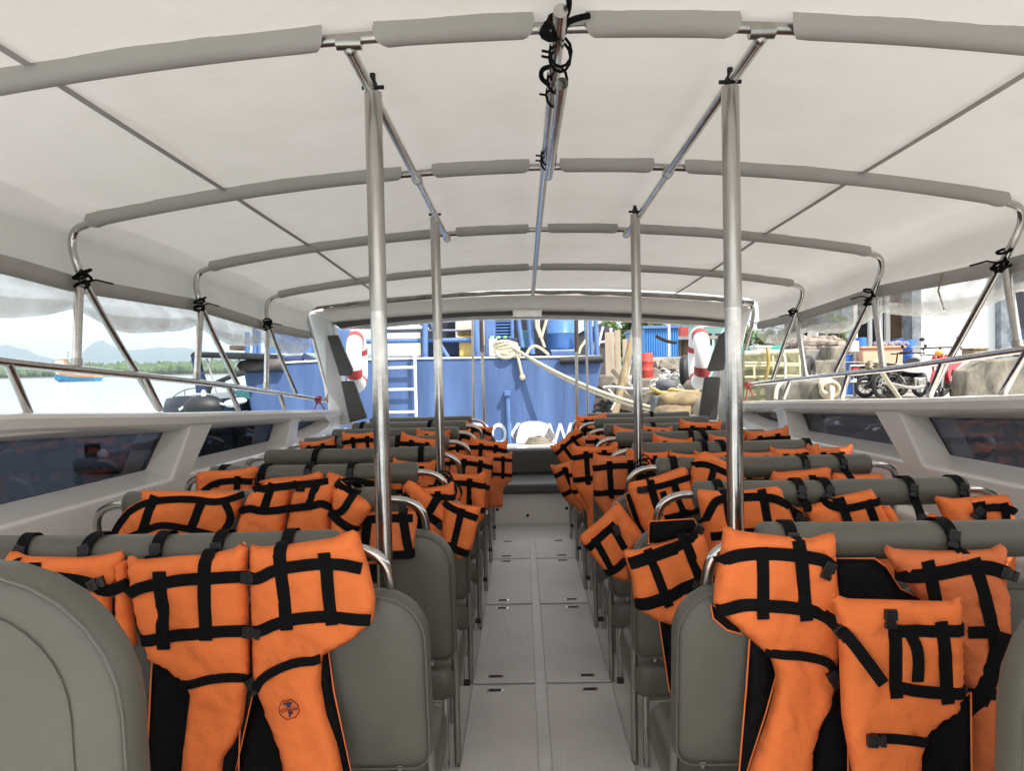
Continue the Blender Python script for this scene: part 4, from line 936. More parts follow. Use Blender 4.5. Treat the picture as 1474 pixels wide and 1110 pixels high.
# loose straps looped over the bars
def loose(side, i, px, du=0, lb='', hang=.10):
    D = RD[i]; zb = bar_z(i); x = P(px, 640, D).x; r = PR+.0045; path = [V(x-du*.4, D-PR-.006, zb-hang)]
    for k in range(15):
        a = R(185-k*14); path.append(V(x+du*k/14, D+r*math.cos(a), zb+r*math.sin(a)))
    path.append(V(x+du*1.2, D+PR+.01, zb-hang))
    o = MB().ribbon(chaikin(path, 1), V(1, 0, 0), .03, .003).build('hanging_strap', M_BLACK, None, smooth=40)
    tag(o, lb, 'strap', 'loose black straps over the bars')
for a in [('left', 3, 455, .03, 'black strap left of the near pole round the fourth left bar'), ('left', 3, 607, 0, 'black strap near the aisle end of the fourth left bar'), ('left', 2, 380, .02, 'black strap at the hull end of the third left bar'),
          ('left', 4, 483, 0, 'black strap round the fifth left bar, left of the near pole'), ('left', 4, 574, 0, 'black strap round the fifth left bar, right of the near pole'), ('left', 6, 522, .02, 'black strap at the hull end of the seventh left bar'),
          ('left', 6, 619, .02, 'black strap near the aisle end of the seventh left bar'), ('right', 2, 967, .0, 'black strap at the aisle end of the third right bar'), ('right', 3, 1012, .0, 'black strap left of the near right pole round the fourth right bar'),
          ('right', 3, 1040, -.03, 'slanted black strap just left of the near right pole on the fourth right bar'), ('right', 4, 993, .0, 'black strap in the middle of the fifth right bar'), ('right', 4, 1013, -.04, 'slanted black strap in the middle of the fifth right bar'),
          ('right', 3, 1160, -.0, 'black strap at the hull end of the fourth right bar'), ('right', 5, 940, 0, 'black strap beside the far right pole on the sixth right bar'), ('right', 7, 938, 0, 'black strap on the farthest right bar')]: loose(*a)
# black straps knotted round the feet of the farther poles
for (x, y, D, lb) in ((642, 700, 3.60, 'bundle of black straps knotted round the farther left pole'), (924, 682, 3.60, 'bundle of black straps knotted round the farther right pole')):
    c = P(x, y, D); b = MB(); rng = random.Random(int(x))
    for k in range(9):
        cc = c+V(rng.uniform(-.03, .03), rng.uniform(-.04, 0), rng.uniform(-.06, .05)); r1, r2, ph = rng.uniform(.025, .05), rng.uniform(.03, .06), rng.uniform(0, 6)
        loop = [cc+V(r1*math.cos(a), .03*math.sin(a+ph), r2*math.sin(a)) for a in [2*math.pi*q/12 for q in range(13)]]; b.ribbon(loop, V(.2, 1, .1), .024)
    for k in range(3): b.ribbon([c+V(.02*k-.02, -.03, 0), c+V(.03*k-.03, -.04, -.09), c+V(.02*k-.02, -.03, -.16)], V(1, 0, 0), .022)
    tag(b.build('strap_bundle', M_BLACK, None, smooth=40), lb, 'strap')
# ================================================================ outside: water, shore, quay
WZ = -.25; QZ = .50
def quick(name, label, cat, mb, m, group=None, **k): return tag(mb.build(name, m, **k), label, cat, group)
mw = mat('water', (.22, .30, .31), .16, spec=.5, bump=.5, bscale=.9, detail=8, stretch=(1, .35, 1))
b = MB(); b.face([(-9000, -300, WZ), (9000, -300, WZ), (9000, 9000, WZ), (-9000, 9000, WZ)]); plain('water', b, mw)
# hills across the bay
HP = [(-500, 512), (-200, 505), (-60, 503), (-10, 499), (12, 498), (38, 503), (55, 512), (70, 517), (100, 518), (116, 512), (126, 500), (137, 492), (148, 491), (158, 497), (172, 503), (190, 505), (215, 502), (240, 501), (265, 501), (290, 506), (330, 508), (420, 507), (560, 512), (760, 516), (1000, 512), (1300, 515), (1700, 520)]
mh = mat('hill_forest', (.05, .085, .06), .9, var=.4, vscale=.01)
rows = [[] for _ in range(7)]
x = -500
while x <= 1700:
    y = interp(x, [p[0] for p in HP], [p[1] for p in HP]); p = P(x, y, 5200); h = p.z-WZ+6+12*noise.noise(Vector((x*.05, 0, 0)))
    for k, (dd, f) in enumerate(((-900, 0), (-550, .35), (-250, .75), (0, 1), (250, .8), (600, .4), (900, -.02))):
        rows[k].append(V(p.x*(1+dd/5200), 5200+dd, WZ-2+h*f*(1+.25*noise.noise(Vector((x*.06, k*2.1, 1))) if 0 < f < 1 else f)))
    x += 6
b = MB(); b.grid(rows); plain('hills', b, mh, smooth=180)
# low wooded shore
b = MB(); b.grid([[V(x, 690+20*math.sin(x*.01), WZ-.5) for x in range(-1200, 1400, 40)], [V(x, 715+20*math.sin(x*.01), WZ+1.2) for x in range(-1200, 1400, 40)], [V(x, 1300, WZ+2) for x in range(-1200, 1400, 40)]]); plain('far_shore', b, mat('mud', (.16, .14, .1), .9, var=.3, vscale=.1))
rng = random.Random(11); b = MB()
for k in range(1500):
    x = rng.uniform(-700, 100); d = rng.random()**1.5; y = 716+20*math.sin(x*.01)+d*90; hh = rng.uniform(7, 13)+d*5; r = rng.uniform(3, 5.5); rows = []
    for i in range(6):
        rows.append([V(x+r*math.sin(math.pi*i/5)*math.cos(2*math.pi*j/8)*rng.uniform(.7, 1.2), y+r*math.sin(math.pi*i/5)*math.sin(2*math.pi*j/8), WZ+hh*.55+hh*.45*math.cos(math.pi*i/5)*rng.uniform(.85, 1.1)) for j in range(8)])
    b.grid(rows, close_v=True)
tag(b.build('mangrove_forest', mat('mangrove', (.10, .15, .045), .9, col2=(.04, .075, .025), vscale=.25)), 'band of mangrove trees along the far shore', 'forest', None, 'stuff')
M_BLUE = mat('ship_blue', (.085, .150, .325), .55, col2=(.036, .075, .19), vscale=1.1, stretch=(3, 3, .3), bump=.12, bscale=4)
M_LBLUE = mat('light_blue_paint', (.095, .19, .42), .5, var=.3, vscale=5)
M_NAVY = mat('navy_paint', (.02, .035, .10), .5, var=.3)
M_CREAM = mat('cream_paint', (.66, .62, .52), .6, var=.12, vscale=2)
M_CONC = mat('concrete', (.30, .27, .22), .9, col2=(.12, .105, .085), vscale=3.5, bump=.6, bscale=18, detail=8)
M_CONC2 = mat('stained_concrete', (.29, .265, .21), .95, col2=(.055, .052, .045), vscale=3.4, bump=1, bscale=16, stretch=(1, 1, .5), detail=8)
M_CONC3 = mat('grey_concrete', (.30, .29, .27), .9, col2=(.15, .15, .14), vscale=3, bump=.5, bscale=20)
M_GROUND = mat('quay_ground', (.33, .31, .275), .95, col2=(.2, .185, .16), vscale=.9, bump=.5, bscale=12, detail=8)
M_WOOD = mat('weathered_wood', (.36, .28, .17), .85, col2=(.18, .13, .07), vscale=4, stretch=(4, 4, .5), bump=.5, bscale=30)
M_DWOOD = mat('dark_wood', (.12, .08, .05), .85, var=.4, bump=.4)
M_YEL = mat('yellow_paint', (.36, .27, .08), .6, var=.25)
M_BARREL = mat('blue_plastic', (.03, .14, .52), .4, var=.2)
M_BIKEW = mat('white_fairing', (.75, .76, .78), .3, var=.1)
# ---- fishing boat out on the water
t = empty('fishing_boat', PZ(112, 549, WZ), 'small wooden fishing boat with blue and orange hull far out on the water', 'fishing boat')
c = PZ(112, 549, WZ); k_ = c.y/F
def fb(px, py): q = P(px, py, c.y); return V(q.x, c.y, q.z)
def lofthull(st, name, m, par, wid):
    """stations along x: (px, keel py, gunwale py, half width)"""
    rows = []
    for px, kb, gt, hw in st:
        a = fb(px, kb); g = fb(px, gt); rows.append([V(a.x, c.y, a.z), V(a.x, c.y-hw*.7, a.z+(g.z-a.z)*.15), V(a.x, c.y-hw, g.z), V(a.x, c.y+hw, g.z), V(a.x, c.y+hw*.7, a.z+(g.z-a.z)*.15)])
    b = MB(); b.grid(rows, close_v=True, cap=True); return b.build(name, m, par)
lofthull([(79, 547, 536.5, .15), (85, 549.5, 538.5, 1.3), (100, 550, 541.5, 2.0), (125, 550, 543.5, 2.0), (140, 549.5, 543.5, 1.6), (146, 548, 543, .9)], 'hull', mat('boat_blue', (.04, .24, .45), .6, var=.2, vscale=1), t, 2)
lofthull([(79, 539, 530, .2), (86, 541.5, 533, 1.4), (102, 544.5, 536, 2.1), (126, 546, 540, 2.1), (140, 546, 541, 1.7), (145, 545, 541, .9)], 'bulwark', mat('boat_orange', (.75, .25, .07), .6, col2=(.72, .42, .22), vscale=.6), t, 2)
b = MB(); b.bbox(fb(84, 540)-V(0, 1.2, 0), fb(94, 517)+V(0, 1.2, 0)); cb = b.build('cabin', mat('boat_cabin', (.70, .45, .30), .7, col2=(.7, .65, .55), vscale=.8), t, bevel=.1)
b = MB(); b.bbox(fb(82.5, 517)-V(0, 1.5, 0), fb(101, 515.5)+V(0, 1.5, 0)); b.build('cabin_roof', M_CREAM, t)
rng = random.Random(4)
for k in range(9): x = 106+k*3.6; b = MB(); b.lathe(fb(x, 541.5)+V(0, rng.uniform(-.8, .8), 0), [(.001, 0), (.36, 0), (.36, .95), (.001, .95)], 10); b.build('barrel', M_BARREL, t)
for x, y in ((97, 505), (108, 510), (128, 520)): b = MB(); b.tube([fb(x, 541), fb(x+1, y)], .09, 6); b.build('mast', M_DWOOD, t)
b = MB(); b.tube([fb(97, 515), fb(128, 524)], .06, 5); b.tube([fb(108, 513), fb(140, 541)], .05, 5); b.build('rigging', M_DWOOD, t)
# ---- dark speedboat moored ahead on the left
D0 = 10.4; t = empty('speedboat', P(300, 575, D0), 'dark speedboat with a flat black canopy moored to the left of the blue ship', 'speedboat')
rows = []
for px, top, hw in ((246, 592, .05), (256, 579, .45), (272, 571, .75), (295, 567, .9), (320, 567, .95), (346, 571, .95)):
    p = P(px, top, D0); rows.append([V(p.x, D0-hw*.5, WZ), V(p.x, D0-hw, p.z-.12), V(p.x, D0-hw*.9, p.z), V(p.x, D0+hw*.9, p.z), V(p.x, D0+hw, p.z-.12), V(p.x, D0+hw*.5, WZ)])
b = MB(); b.grid(rows, close_v=True, cap=True); b.build('hull', mat('dark_navy_gel', (.012, .02, .035), .25, var=.2), t, smooth=50)
b = MB(); b.prism([P(274, 509, D0-.8), P(278, 506.5, D0-.8), P(356, 508, D0-.8), P(356, 517, D0-.8), P(330, 517, D0-.8), P(290, 513, D0-.8), P(280, 515, D0-.8)], (0, 1.7, 0)); b.build('canopy_top', mat('black_canvas', (.012, .014, .016), .8, var=.3, bump=.3), t, bevel=.02)
b = MB(); b.prism([P(274, 510, D0-.75), P(283, 510, D0-.75), P(290, 540, D0-.75), P(300, 566, D0-.75), P(282, 566, D0-.75), P(280, 540, D0-.75)], (0, .1, 0)); b.build('side_panel', M_NAVY, t)
for q in ([(297, 516), (306, 545), (312, 566)], [(306, 515), (300, 530), (290, 540)], [(345, 517), (338, 530), (344, 533)]): b = MB(); b.tube([P(*p, D0-.7) for p in q], .012, 6); b.build('canopy_pole', M_CHROME_D, t)
b = MB(); b.tube(chaikin([P(300, 566, D0-.7), P(303, 555, D0-.7), P(318, 548, D0-.7), P(335, 541, D0-.7), P(352, 537, D0-.7)], 2), .03, 8); b.tube([P(318, 548, D0-.7), P(338, 566, D0-.7)], .025, 8); b.build('windscreen_frame', M_DARK, t, smooth=60)
b = MB(); b.prism([P(338, 563, D0-.72), P(354, 556, D0-.72), P(358, 574, D0-.72), P(340, 572, D0-.72)], (0, .05, 0)); b.build('teal_cover', mat('teal_tarp', (.02, .12, .14), .7, var=.3), t)
b = MB(); b.ball(P(294, 586, D0-.95), (.26, .2, .16)); b.build('engine_cover', mat('grey_cover', (.012, .014, .018), .5, var=.2), t, smooth=180)
b = MB(); b.tube(chaikin([P(258, 590, D0-1), P(278, 578, D0-1), P(290, 573, D0-1), P(306, 579, D0-1), P(325, 583, D0-1)], 2), .016, 6); b.build('mooring_rope', M_WROPE, t, smooth=60)
b = MB(); b.ball(P(293, 569, D0-1), (.035, .035, .07)); b.build('fender', M_WHITEP, t, smooth=180)
b = MB(); b.ball(P(345, 577, D0-.9), (.08, .15, .04)); b.ball(P(334, 581, D0-.95), (.09, .15, .05)); b.build('white_cushion', M_WHITEP, t, smooth=180)
b = MB(); b.tube(chaikin([P(244, 580, D0), P(252, 568, D0), P(268, 560, D0), P(284, 558, D0)], 2), .012, 6); b.tube([P(266, 561, D0), P(266, 572, D0)], .01, 6); b.build('bow_rail', M_CHROME_D, t)
# ---- small grey dinghy with an outboard, seen through the left window
c = PZ(165, 682, WZ); t = empty('dinghy', c, 'grey inflatable dinghy with a black outboard, seen through the near left window', 'dinghy')
b = MB(); b.tube(chaikin([c+V(-1.1, 0, .25), c+V(-.2, -.1, .3), c+V(1.3, .3, .35), c+V(1.9, 1.0, .45), c+V(1.3, 1.7, .35), c+V(-1.1, 1.6, .25)], 2), .24, 12); b.build('tube_hull', mat('grey_inflatable', (.16, .17, .19), .5, var=.2), t, smooth=60)
b = MB(); b.bbox(c+V(-.9, .1, .02), c+V(1.3, 1.5, .12)); b.build('floorboard', M_DWOOD, t)
b = MB(); b.bbox(c+V(-1.3, .6, .3), c+V(-.95, 1.0, .85)); ob = b.build('outboard', M_DARK, t, bevel=.08, seg=3)
b = MB(); b.bbox(c+V(-1.2, .72, -.3), c+V(-1.05, .88, .3)); b.build('outboard_leg', M_DARK, ob)
b = MB(); b.ball(c+V(-.4, .1, .55), (.16, .16, .2)); b.build('fender', M_WHITEP, t, smooth=180); t.scale = (.55, .55, .55)
c2 = PZ(195, 668, WZ); t = empty('workboat', c2, 'dark workboat with stacked gear behind the dinghy, seen through the near left window', 'workboat')
b = MB(); b.prism([c2+V(-1.6, .8, 0), c2+V(2.6, .8, 0), c2+V(2.9, .8, .95), c2+V(-2.0, .8, .85)], (0, 1.8, 0)); b.build('hull', M_NAVY, t, bevel=.05)
b = MB(); b.bbox(c2+V(-.6, 1.0, .85), c2+V(.3, 1.8, 1.12)); b.build('gear_box', mat('rusty_box', (.22, .09, .05), .8, var=.4), t, bevel=.05)
b = MB(); b.tube([c2+V(.5, .9, 1.0), c2+V(.9, .9, 1.2)], .05, 6); b.tube([c2+V(1.8, .9, 1.0), c2+V(1.8, .9, 1.2)], .05, 6); b.tube([c2+V(.4, .9, 1.18), c2+V(2.6, .9, 1.18)], .03, 6); b.build('side_rails', M_LBLUE, t); t.scale = (.3, .3, .35); t.location = PZ(222, 664, WZ)

# ================================================================ blue ship moored across the bow
DS = 10.5
def S(px, py, d=0): return P(px, py, DS+d)
t = ship = empty('blue_ship', S(610, 600), 'large blue steel ship lying stern-on ahead of the boat, with white letters', 'ship')
b = MB(); pts = [(350, 535), (408, 532), (410, 522), (480, 518.5), (600, 516), (862, 513), (868, 516), (860, 560), (852, 600), (838, 700), (372, 700), (362, 600)]
b.prism([S(*p) for p in pts], (0, 7, 0)); b.build('hull', M_BLUE, t, bevel=.03)
b = MB(); b.prism([S(410, 520.5, -.02), S(480, 517, -.02), S(600, 514.5, -.02), S(866, 511.5, -.02), S(866, 514, -.02), S(600, 517, -.02), S(480, 519.5, -.02), S(410, 523, -.02)], (0, .35, 0)); b.build('deck_edge', M_WHITEP, t)
for x in (478, 640, 752, 812): b = MB(); b.bbox(S(x-.35, 519 if x > 500 else 521, -.004), S(x+.35, 640, .01)); b.build('weld_seam', M_BLUE, t)
def word(txt, x0, x1, y0, y1, D, m, par, sx=None):
    cu = bpy.data.curves.new('t', 'FONT'); cu.body = txt; cu.size = 1; cu.extrude = .012; cu.offset = .018
    to = bpy.data.objects.new('t', cu); COL.objects.link(to); bpy.context.view_layer.update()
    me = bpy.data.meshes.new_from_object(to.evaluated_get(bpy.context.evaluated_depsgraph_get())); bpy.data.objects.remove(to); me.name = 'lettering'
    xs = [v.co.x for v in me.vertices]; yy = [v.co.y for v in me.vertices]; a, e = P(x0, y1, D), P(x1, y0, D)
    for v in me.vertices:
        u = (v.co.x-min(xs))/(max(xs)-min(xs)); q = (v.co.y-min(yy))/(max(yy)-min(yy)); v.co = (a.x+(e.x-a.x)*u, D-.004-v.co.z*.5, a.z+(e.z-a.z)*q)
    me.materials.append(m); o = bpy.data.objects.new('lettering', me); COL.objects.link(o); o.parent = par; o.matrix_parent_inverse = par.matrix_basis.inverted(); return o
for ch, x0, x1 in (('P', 682, 704), ('O', 707, 729), ('K', 732, 752), ('W', 789, 824)): word(ch, x0, x1, 609, 641, DS, mat('worn_lettering', (.74, .74, .74), .7, col2=(.45, .48, .55), vscale=14), t)
b = MB(); b.tube([S(730.5, 567, -.06), S(731, 580, -.07), S(734, 645, -.07)], .028, 8); b.bbox(S(726, 563, -.12), S(735, 569, 0)); b.build('drain_pipe', M_LBLUE, t, smooth=40)
# ladder on the hull
b = MB()
for x in (545, 597): b.tube([S(x-.3, 499, -.10), S(x+2.2, 600, -.10)], .022, 6)
b.build('ladder_rail', M_WHITEP, t)
for y in (529, 560.5, 593): b = MB(); b.tube([S(545, y+1, -.10), S(598, y, -.10)], .02, 6); b.build('ladder_rung', M_WHITEP, t)
# superstructure and deck gear
def sbox(n, x0, y0, x1, y1, d0, d1, m, bev=.01, par=None):
    b = MB(); a = S(x0, y1, d0); e = S(x1, y0, d0); b.bbox((a.x, DS+d0, a.z), (e.x, DS+d1, e.z)); return b.build(n, m, par or t, bevel=bev)
sbox('cabin', 535, 440, 601, 516, 2.4, 5.5, M_CREAM, .04)
sbox('cabin_shade', 601, 440, 656, 517, 2.7, 5.5, mat('dark_interior', (.02, .022, .03), .8, var=.3), .01)  # solid near-black box, its colour stands for shade inside the cabin
sbox('cabin', 656, 440, 700, 517, 2.5, 5.5, M_CREAM, .04)
sbox('deck_house', 386, 462, 446, 523, 2.0, 5, M_LBLUE, .03)
b = MB(); b.bbox(S(540, 479, .7), S(692, 473, .7)+V(0, .2, 0)); b.build('top_beam', mat('rusted_blue', (.20, .30, .45), .7, col2=(.22, .10, .05), vscale=2.5), t, bevel=.02)
b = MB(); b.bbox(S(540, 475, .6), S(612, 468.5, .6)+V(0, .5, 0)); b.build('awning_roll', M_WHITEP, t, bevel=.03)
b = MB(); b.tube([S(500, 492, .7), S(692, 489, .7)], .035, 8); b.build('deck_rail', M_LBLUE, t)
for q, r in (([(612, 515), (612, 452)], .045), ([(612, 453), (620, 460), (630, 490), (645, 515)], .035), ([(555, 515), (553, 455)], .03), ([(688, 515), (684, 452)], .05), ([(738, 512), (737, 452)], .028), ([(766, 510), (762, 452)], .05), ([(752, 500), (745, 452)], .035), ([(846, 512), (844, 452)], .04), ([(852, 512), (849, 452)], .03), ([(860, 512), (857, 452)], .035), ([(356, 524), (356, 478)], .035), ([(367, 523), (367, 472)], .035), ([(373, 523), (373, 476)], .028)):
    b = MB(); b.tube([S(*p, .6) for p in chaikin([V(*p, 0) for p in q], 1 if len(q) > 2 else 0)] if 0 else [S(p[0], p[1], .6) for p in q], r, 8); b.build('stanchion', M_LBLUE, t, smooth=60)
sbox('locker', 611, 490, 668, 515, 1.0, 1.8, M_NAVY, .03)
cr = sbox('crate', 661, 483, 691, 514, .75, 1.4, mat('mustard_plastic', (.62, .44, .12), .6, var=.15), .02)
b = MB(); rng = random.Random(8)
for k in range(6): b.ball(S(664+k*5, 480-rng.uniform(0, 5), 1.0), (.07, .12, .07), 8, 6)
b.build('foam_lumps', mat('foam', (.75, .58, .28), .9, var=.2, vscale=8, bump=.5), cr)
sbox('winch_frame', 698, 452, 712, 514, 1.0, 1.4, M_LBLUE, .02)
lv = sbox('louvre_panel', 707, 448, 741, 493, 1.8, 2.2, M_NAVY, .01)
for k in range(9): b = MB(); y = 453+k*4.4; b.box(S(724, y, 1.74), (.33, .09, .012), Matrix.Rotation(R(35), 3, 'X')); b.build('slat', M_LBLUE, lv)
for k in range(4):
    x = 704+k*9.5; b = MB(); a = S(x, 514, .55); e = S(x+8.8, 487, .55); b.bbox((a.x, DS+.55, a.z), (e.x, DS+.75, e.z)); jc = b.build('jerrycan', M_WHITEP, t, bevel=.025, seg=3)
    b = MB(); b.lathe(S(x+4, 487, .65), [(.02, -.01), (.03, 0), (.03, .035), (.001, .036)], 10); b.build('green_cap', mat('green_cap', (.25, .55, .25), .5, var=.1), jc)
sbox('bin', 749, 476, 763, 502, .8, 1.3, mat('dark_teal', (.02, .09, .12), .5, var=.2), .01)
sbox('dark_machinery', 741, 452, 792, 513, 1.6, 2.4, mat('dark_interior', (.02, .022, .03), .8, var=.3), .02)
c = S(808, 503, 1.0); h = (503-454)*(DS+1)/F
b = MB(); b.lathe(c, [(.001, 0), (.205, 0), (.222, .03), (.222, h*.45), (.23, h*.47), (.222, h*.49), (.222, h-.03), (.21, h), (.001, h)], 28); b.build('blue_tank', mat('tank_blue', (.08, .21, .50), .35, var=.3, vscale=3), t, smooth=40)
sbox('tank_base', 793, 504, 832, 514, .7, 1.5, M_BLUE, .02)
b = MB(); b.tube([S(806, 519, -.06), S(868, 517, -.06)], .052, 12); b.build('black_fender', M_RUBBER, t, smooth=40)
b = MB(); b.tube(chaikin([S(346, 530, -.06), S(352, 526, -.06), S(408, 525, -.06)], 1), .085, 12); b.build('rubber_fender', mat('worn_rubber', (.04, .04, .04), .7, col2=(.16, .14, .12), vscale=5), t, smooth=40)
b = MB(); b.tube([S(400, 519, .3), S(437, 517, .3)], .06, 10); b.tube([S(443, 518, .3), S(446, 512, .3)], .1, 10); b.build('deck_pipe', M_NAVY, t, smooth=40)
sbox('deck_tray', 388, 508, 440, 522, .6, 1.2, mat('greenish_tray', (.35, .42, .40), .6, var=.2), .02)
sbox('vent_box', 330, 497, 345, 504, 2.5, 3, M_DWOOD, .01)
bd = MB(); bd.lathe(S(731, 514, .25), [(.001, 0), (.12, 0), (.12, .22), (.15, .24), (.15, .27), (.001, .27)], 16); bo = bd.build('bollard', M_NAVY, t, smooth=40)
# mooring rope with its coils round the bollard
t2 = empty('mooring_line', S(735, 505), 'thick cream mooring rope coiled on the ship rail and running down to the right', 'rope')
b = MB(); rng = random.Random(2)
for k in range(6):
    c = S(728+rng.uniform(-2, 4), 510-k*3.2, .22); b.tube([c+V(.16*math.cos(a)*rng.uniform(.97, 1.03), .15*math.sin(a), .02*math.sin(2*a+k)) for a in [2*math.pi*q/18 for q in range(18)]], .026, 7, close=True)
b.tube(chaikin([S(715, 506, .0), S(718, 514, -.05), S(732, 516, -.06), S(742, 510, -.05), S(738, 502, 0)], 2), .026, 7)
b.build('coil', M_ROPE, t2, smooth=60)
for a, e, s_ in (((738, 500), (962, 592), .32), ((744, 504), (962, 596), .38)):
    b = MB(); p, q = S(*a, -.03), P(*e, 9.4); b.tube(sag(p, q, s_*.35, 22), .021, 7); b.build('rope_strand', M_ROPE, t2, smooth=60)
b = MB(); b.tube(chaikin([S(744, 505, -.05), S(747, 520, -.08), S(750, 534, -.07), S(752, 543, -.06)], 2), .022, 7); b.ball(S(752, 543, -.06), (.045, .04, .05), 8, 6); b.build('rope_end', M_ROPE, t2, smooth=60)
b = MB(); b.tube(chaikin([S(758, 510, .1), S(763, 500, .1), S(772, 497, .1), S(785, 506, .1), S(790, 511, .1)], 2), .02, 7); b.build('rope_loop', M_ROPE, t2, smooth=60)
for q in ([(771, 450), (772, 470), (778, 486)], [(775, 450), (775, 470), (779, 487)], [(789, 452), (784, 470), (779, 487)], [(779, 486), (784, 500)], [(846, 486), (836, 500), (833, 509)]): b = MB(); b.tube([S(x, y, .5) for x, y in q], .022, 7); b.build('hanging_rope', M_ROPE, t2, smooth=60)

# ================================================================ the quay on the right
b = MB(); b.prism([(3.0, -6, -1.5), (3.0, 12.6, -1.5), (1.7, 13.2, -1.5), (1.4, 90, -1.5), (120, 90, -1.5), (120, -6, -1.5)], (0, 0, 1.5+QZ)); plain('quay', b, M_GROUND)
def G(px, D): """ground point on the quay below pixel column px"""; q = P(px, 540, D); return V(q.x, D, QZ)
def blk(name, label, cat, x0, y0, x1, y1, D, dep, m, bev=.03, ground=False, group=None):
    a, e = P(x0, y1, D), P(x1, y0, D); z0 = QZ-.02 if ground else a.z
    o = MB().bbox((a.x, D, z0), (e.x, D+dep, e.z)).build(name, m, None, bevel=bev); return tag(o, label, cat, group)
# tangle of timber at the quay corner
t = empty('timber_pole', P(885, 605, 10.6), 'pale leaning timber pole at the quay corner right of the blue ship', 'pole'); b = MB(); b.tube([P(882, 606, 10.6), P(897, 545, 10.7), P(914, 470, 10.9)], [.062, .058, .05], 10); b.build('log', M_WOOD, t, smooth=60)
for x0, x1, y0, y1, D, lb in ((872, 884, 478, 542, 12.5, 'upright grey plank beside the leaning pole'), (886, 893, 475, 540, 12.9, 'narrow weathered plank behind the leaning pole'), (897, 903, 488, 538, 13, 'short mossy plank behind the leaning pole')):
    a = P(x0, y1, D); b = MB(); b.bbox((a.x, D, QZ), (P(x1, y0, D).x, D+.06, P(x1, y0, D).z)); quick('plank', lb, 'plank', b, mat('grey_plank', (.42, .35, .27), .9, col2=(.33, .27, .2), vscale=3, stretch=(3, 3, .4)), 'planks at the quay corner')
blk('concrete_block', 'square concrete block at the quay corner below the planks', 'concrete block', 862, 540, 886, 563, 12.2, .5, M_CONC, .03, True, 'concrete blocks at the quay corner')
blk('concrete_block', 'long concrete block under the red barrel', 'concrete block', 918, 545, 950, 562, 13.0, .6, M_CONC, .03, True, 'concrete blocks at the quay corner')
b = MB(); rng = random.Random(6)
for k in range(26):
    x, y = rng.uniform(850, 935), rng.uniform(562, 602); p = P(x, y, 11.3+rng.uniform(-.6, .8)); M3 = Matrix.Rotation(rng.uniform(-.9, .9), 3, 'Y') @ Matrix.Rotation(rng.uniform(-.5, .5), 3, 'Z'); b.box(p, (rng.uniform(.3, 1.0), .1, rng.uniform(.05, .12)), M3)
tag(b.build('shadow_timber_pile', mat('shadow_dark_timber', (.07, .06, .05), .8, col2=(.20, .17, .13), vscale=3)), 'heap of timbers coloured dark for shadow at the foot of the leaning pole', 'timber', None, 'stuff')  # dark timber colour stands for the shadow at the quay corner
b = MB(); b.prism([(1.25, 11.7, -1.0), (3.0, 11.7, -1.0), (3.0, 12.9, .42), (1.25, 12.9, .42)], (0, 1.2, 0)); quick('rubble_slope', 'rubble bank coloured dark for shadow between the ship and the quay', 'rubble', b, mat('shadow_dark_rubble', (.10, .09, .075), .95, col2=(.03, .03, .03), vscale=5, bump=1, bscale=9))  # shadow of the gap beside the ship is put into the rubble colour
for x, y in ((862, 480), (870, 470)): pass
t = empty('dark_shed', P(866, 500, 17), 'dark open shed with thin pale struts beyond the ship', 'shed')
b = MB(); a = P(846, 530, 17); e = P(884, 474, 17); b.bbox((a.x, 17, QZ), (e.x, 20, e.z)); b.build('shed_body', mat('shed_dark', (.05, .05, .05), .8, col2=(.12, .09, .07), vscale=1.5), t)
b = MB(); b.prism([P(840, 476, 16.8), P(862, 466, 16.8), P(886, 472, 16.8), P(886, 478, 16.8)], (0, 3.4, 0)); b.build('shed_roof', mat('roof_dark', (.05, .055, .06), .7, var=.3), t)
for q in ([(868, 470), (858, 512)], [(880, 472), (874, 512)], [(878, 473), (892, 512)], [(858, 494), (892, 488)]): b = MB(); b.tube([P(*p, 14.5) for p in q], .022, 6); b.build('strut', M_WHITEP, t)
# barrel, rubble, tyre, ropes
def drum(px, py0, py1, wpx, D, m, lb, grp=None, nm='barrel'):
    t = empty(nm, P(px, py1, D), lb, 'barrel', grp); r = wpx/2*D/F; h = (py1-py0)*D/F; c = P(px, py1, D)+V(0, r, 0)
    b = MB(); b.lathe(c, [(.001, 0), (r*.95, 0), (r, h*.03), (r, h*.32), (r*1.04, h*.34), (r, h*.36), (r, h*.65), (r*1.04, h*.67), (r, h*.69), (r, h*.96), (r*.93, h), (.001, h)], 24); b.build('drum_body', m, t, smooth=35)
    b = MB(); b.lathe(c+V(r*.4, 0, h), [(.001, 0), (r*.15, 0), (r*.15, .02), (.001, .02)], 10); b.build('bung', M_DARK, t)
drum(932, 508, 546, 20, 13.6, mat('red_drum', (.55, .06, .04), .5, col2=(.40, .05, .04), vscale=3), 'red steel barrel standing on a concrete block')
b = MB(); rng = random.Random(12)
for k in range(70):
    x = rng.uniform(938, 985); y = 545-rng.random()*26*(1-abs(x-962)/60); p = P(x, y, 14.6+rng.uniform(-.5, .5)); M3 = Matrix.Rotation(rng.uniform(0, 3), 3, 'Z') @ Matrix.Rotation(rng.uniform(0, 3), 3, 'X'); s_ = rng.uniform(.1, .34); b.box(p, (s_, s_*.8, s_*.6), M3)
tag(b.build('rubble_heap', M_CONC, bevel=.02), 'heap of broken stone beneath the blue container', 'rubble', None, 'stuff')
blk('quay_wall', 'low dark stone wall below the blue container', 'wall', 938, 513, 1005, 528, 16, .5, M_CONC3, .03, True)
t = empty('container', P(952, 513, 22), 'blue corrugated container on the quay behind the red barrel', 'container')
a, e = P(928.5, 514, 22), P(976, 471, 22); rows = []; n = 56
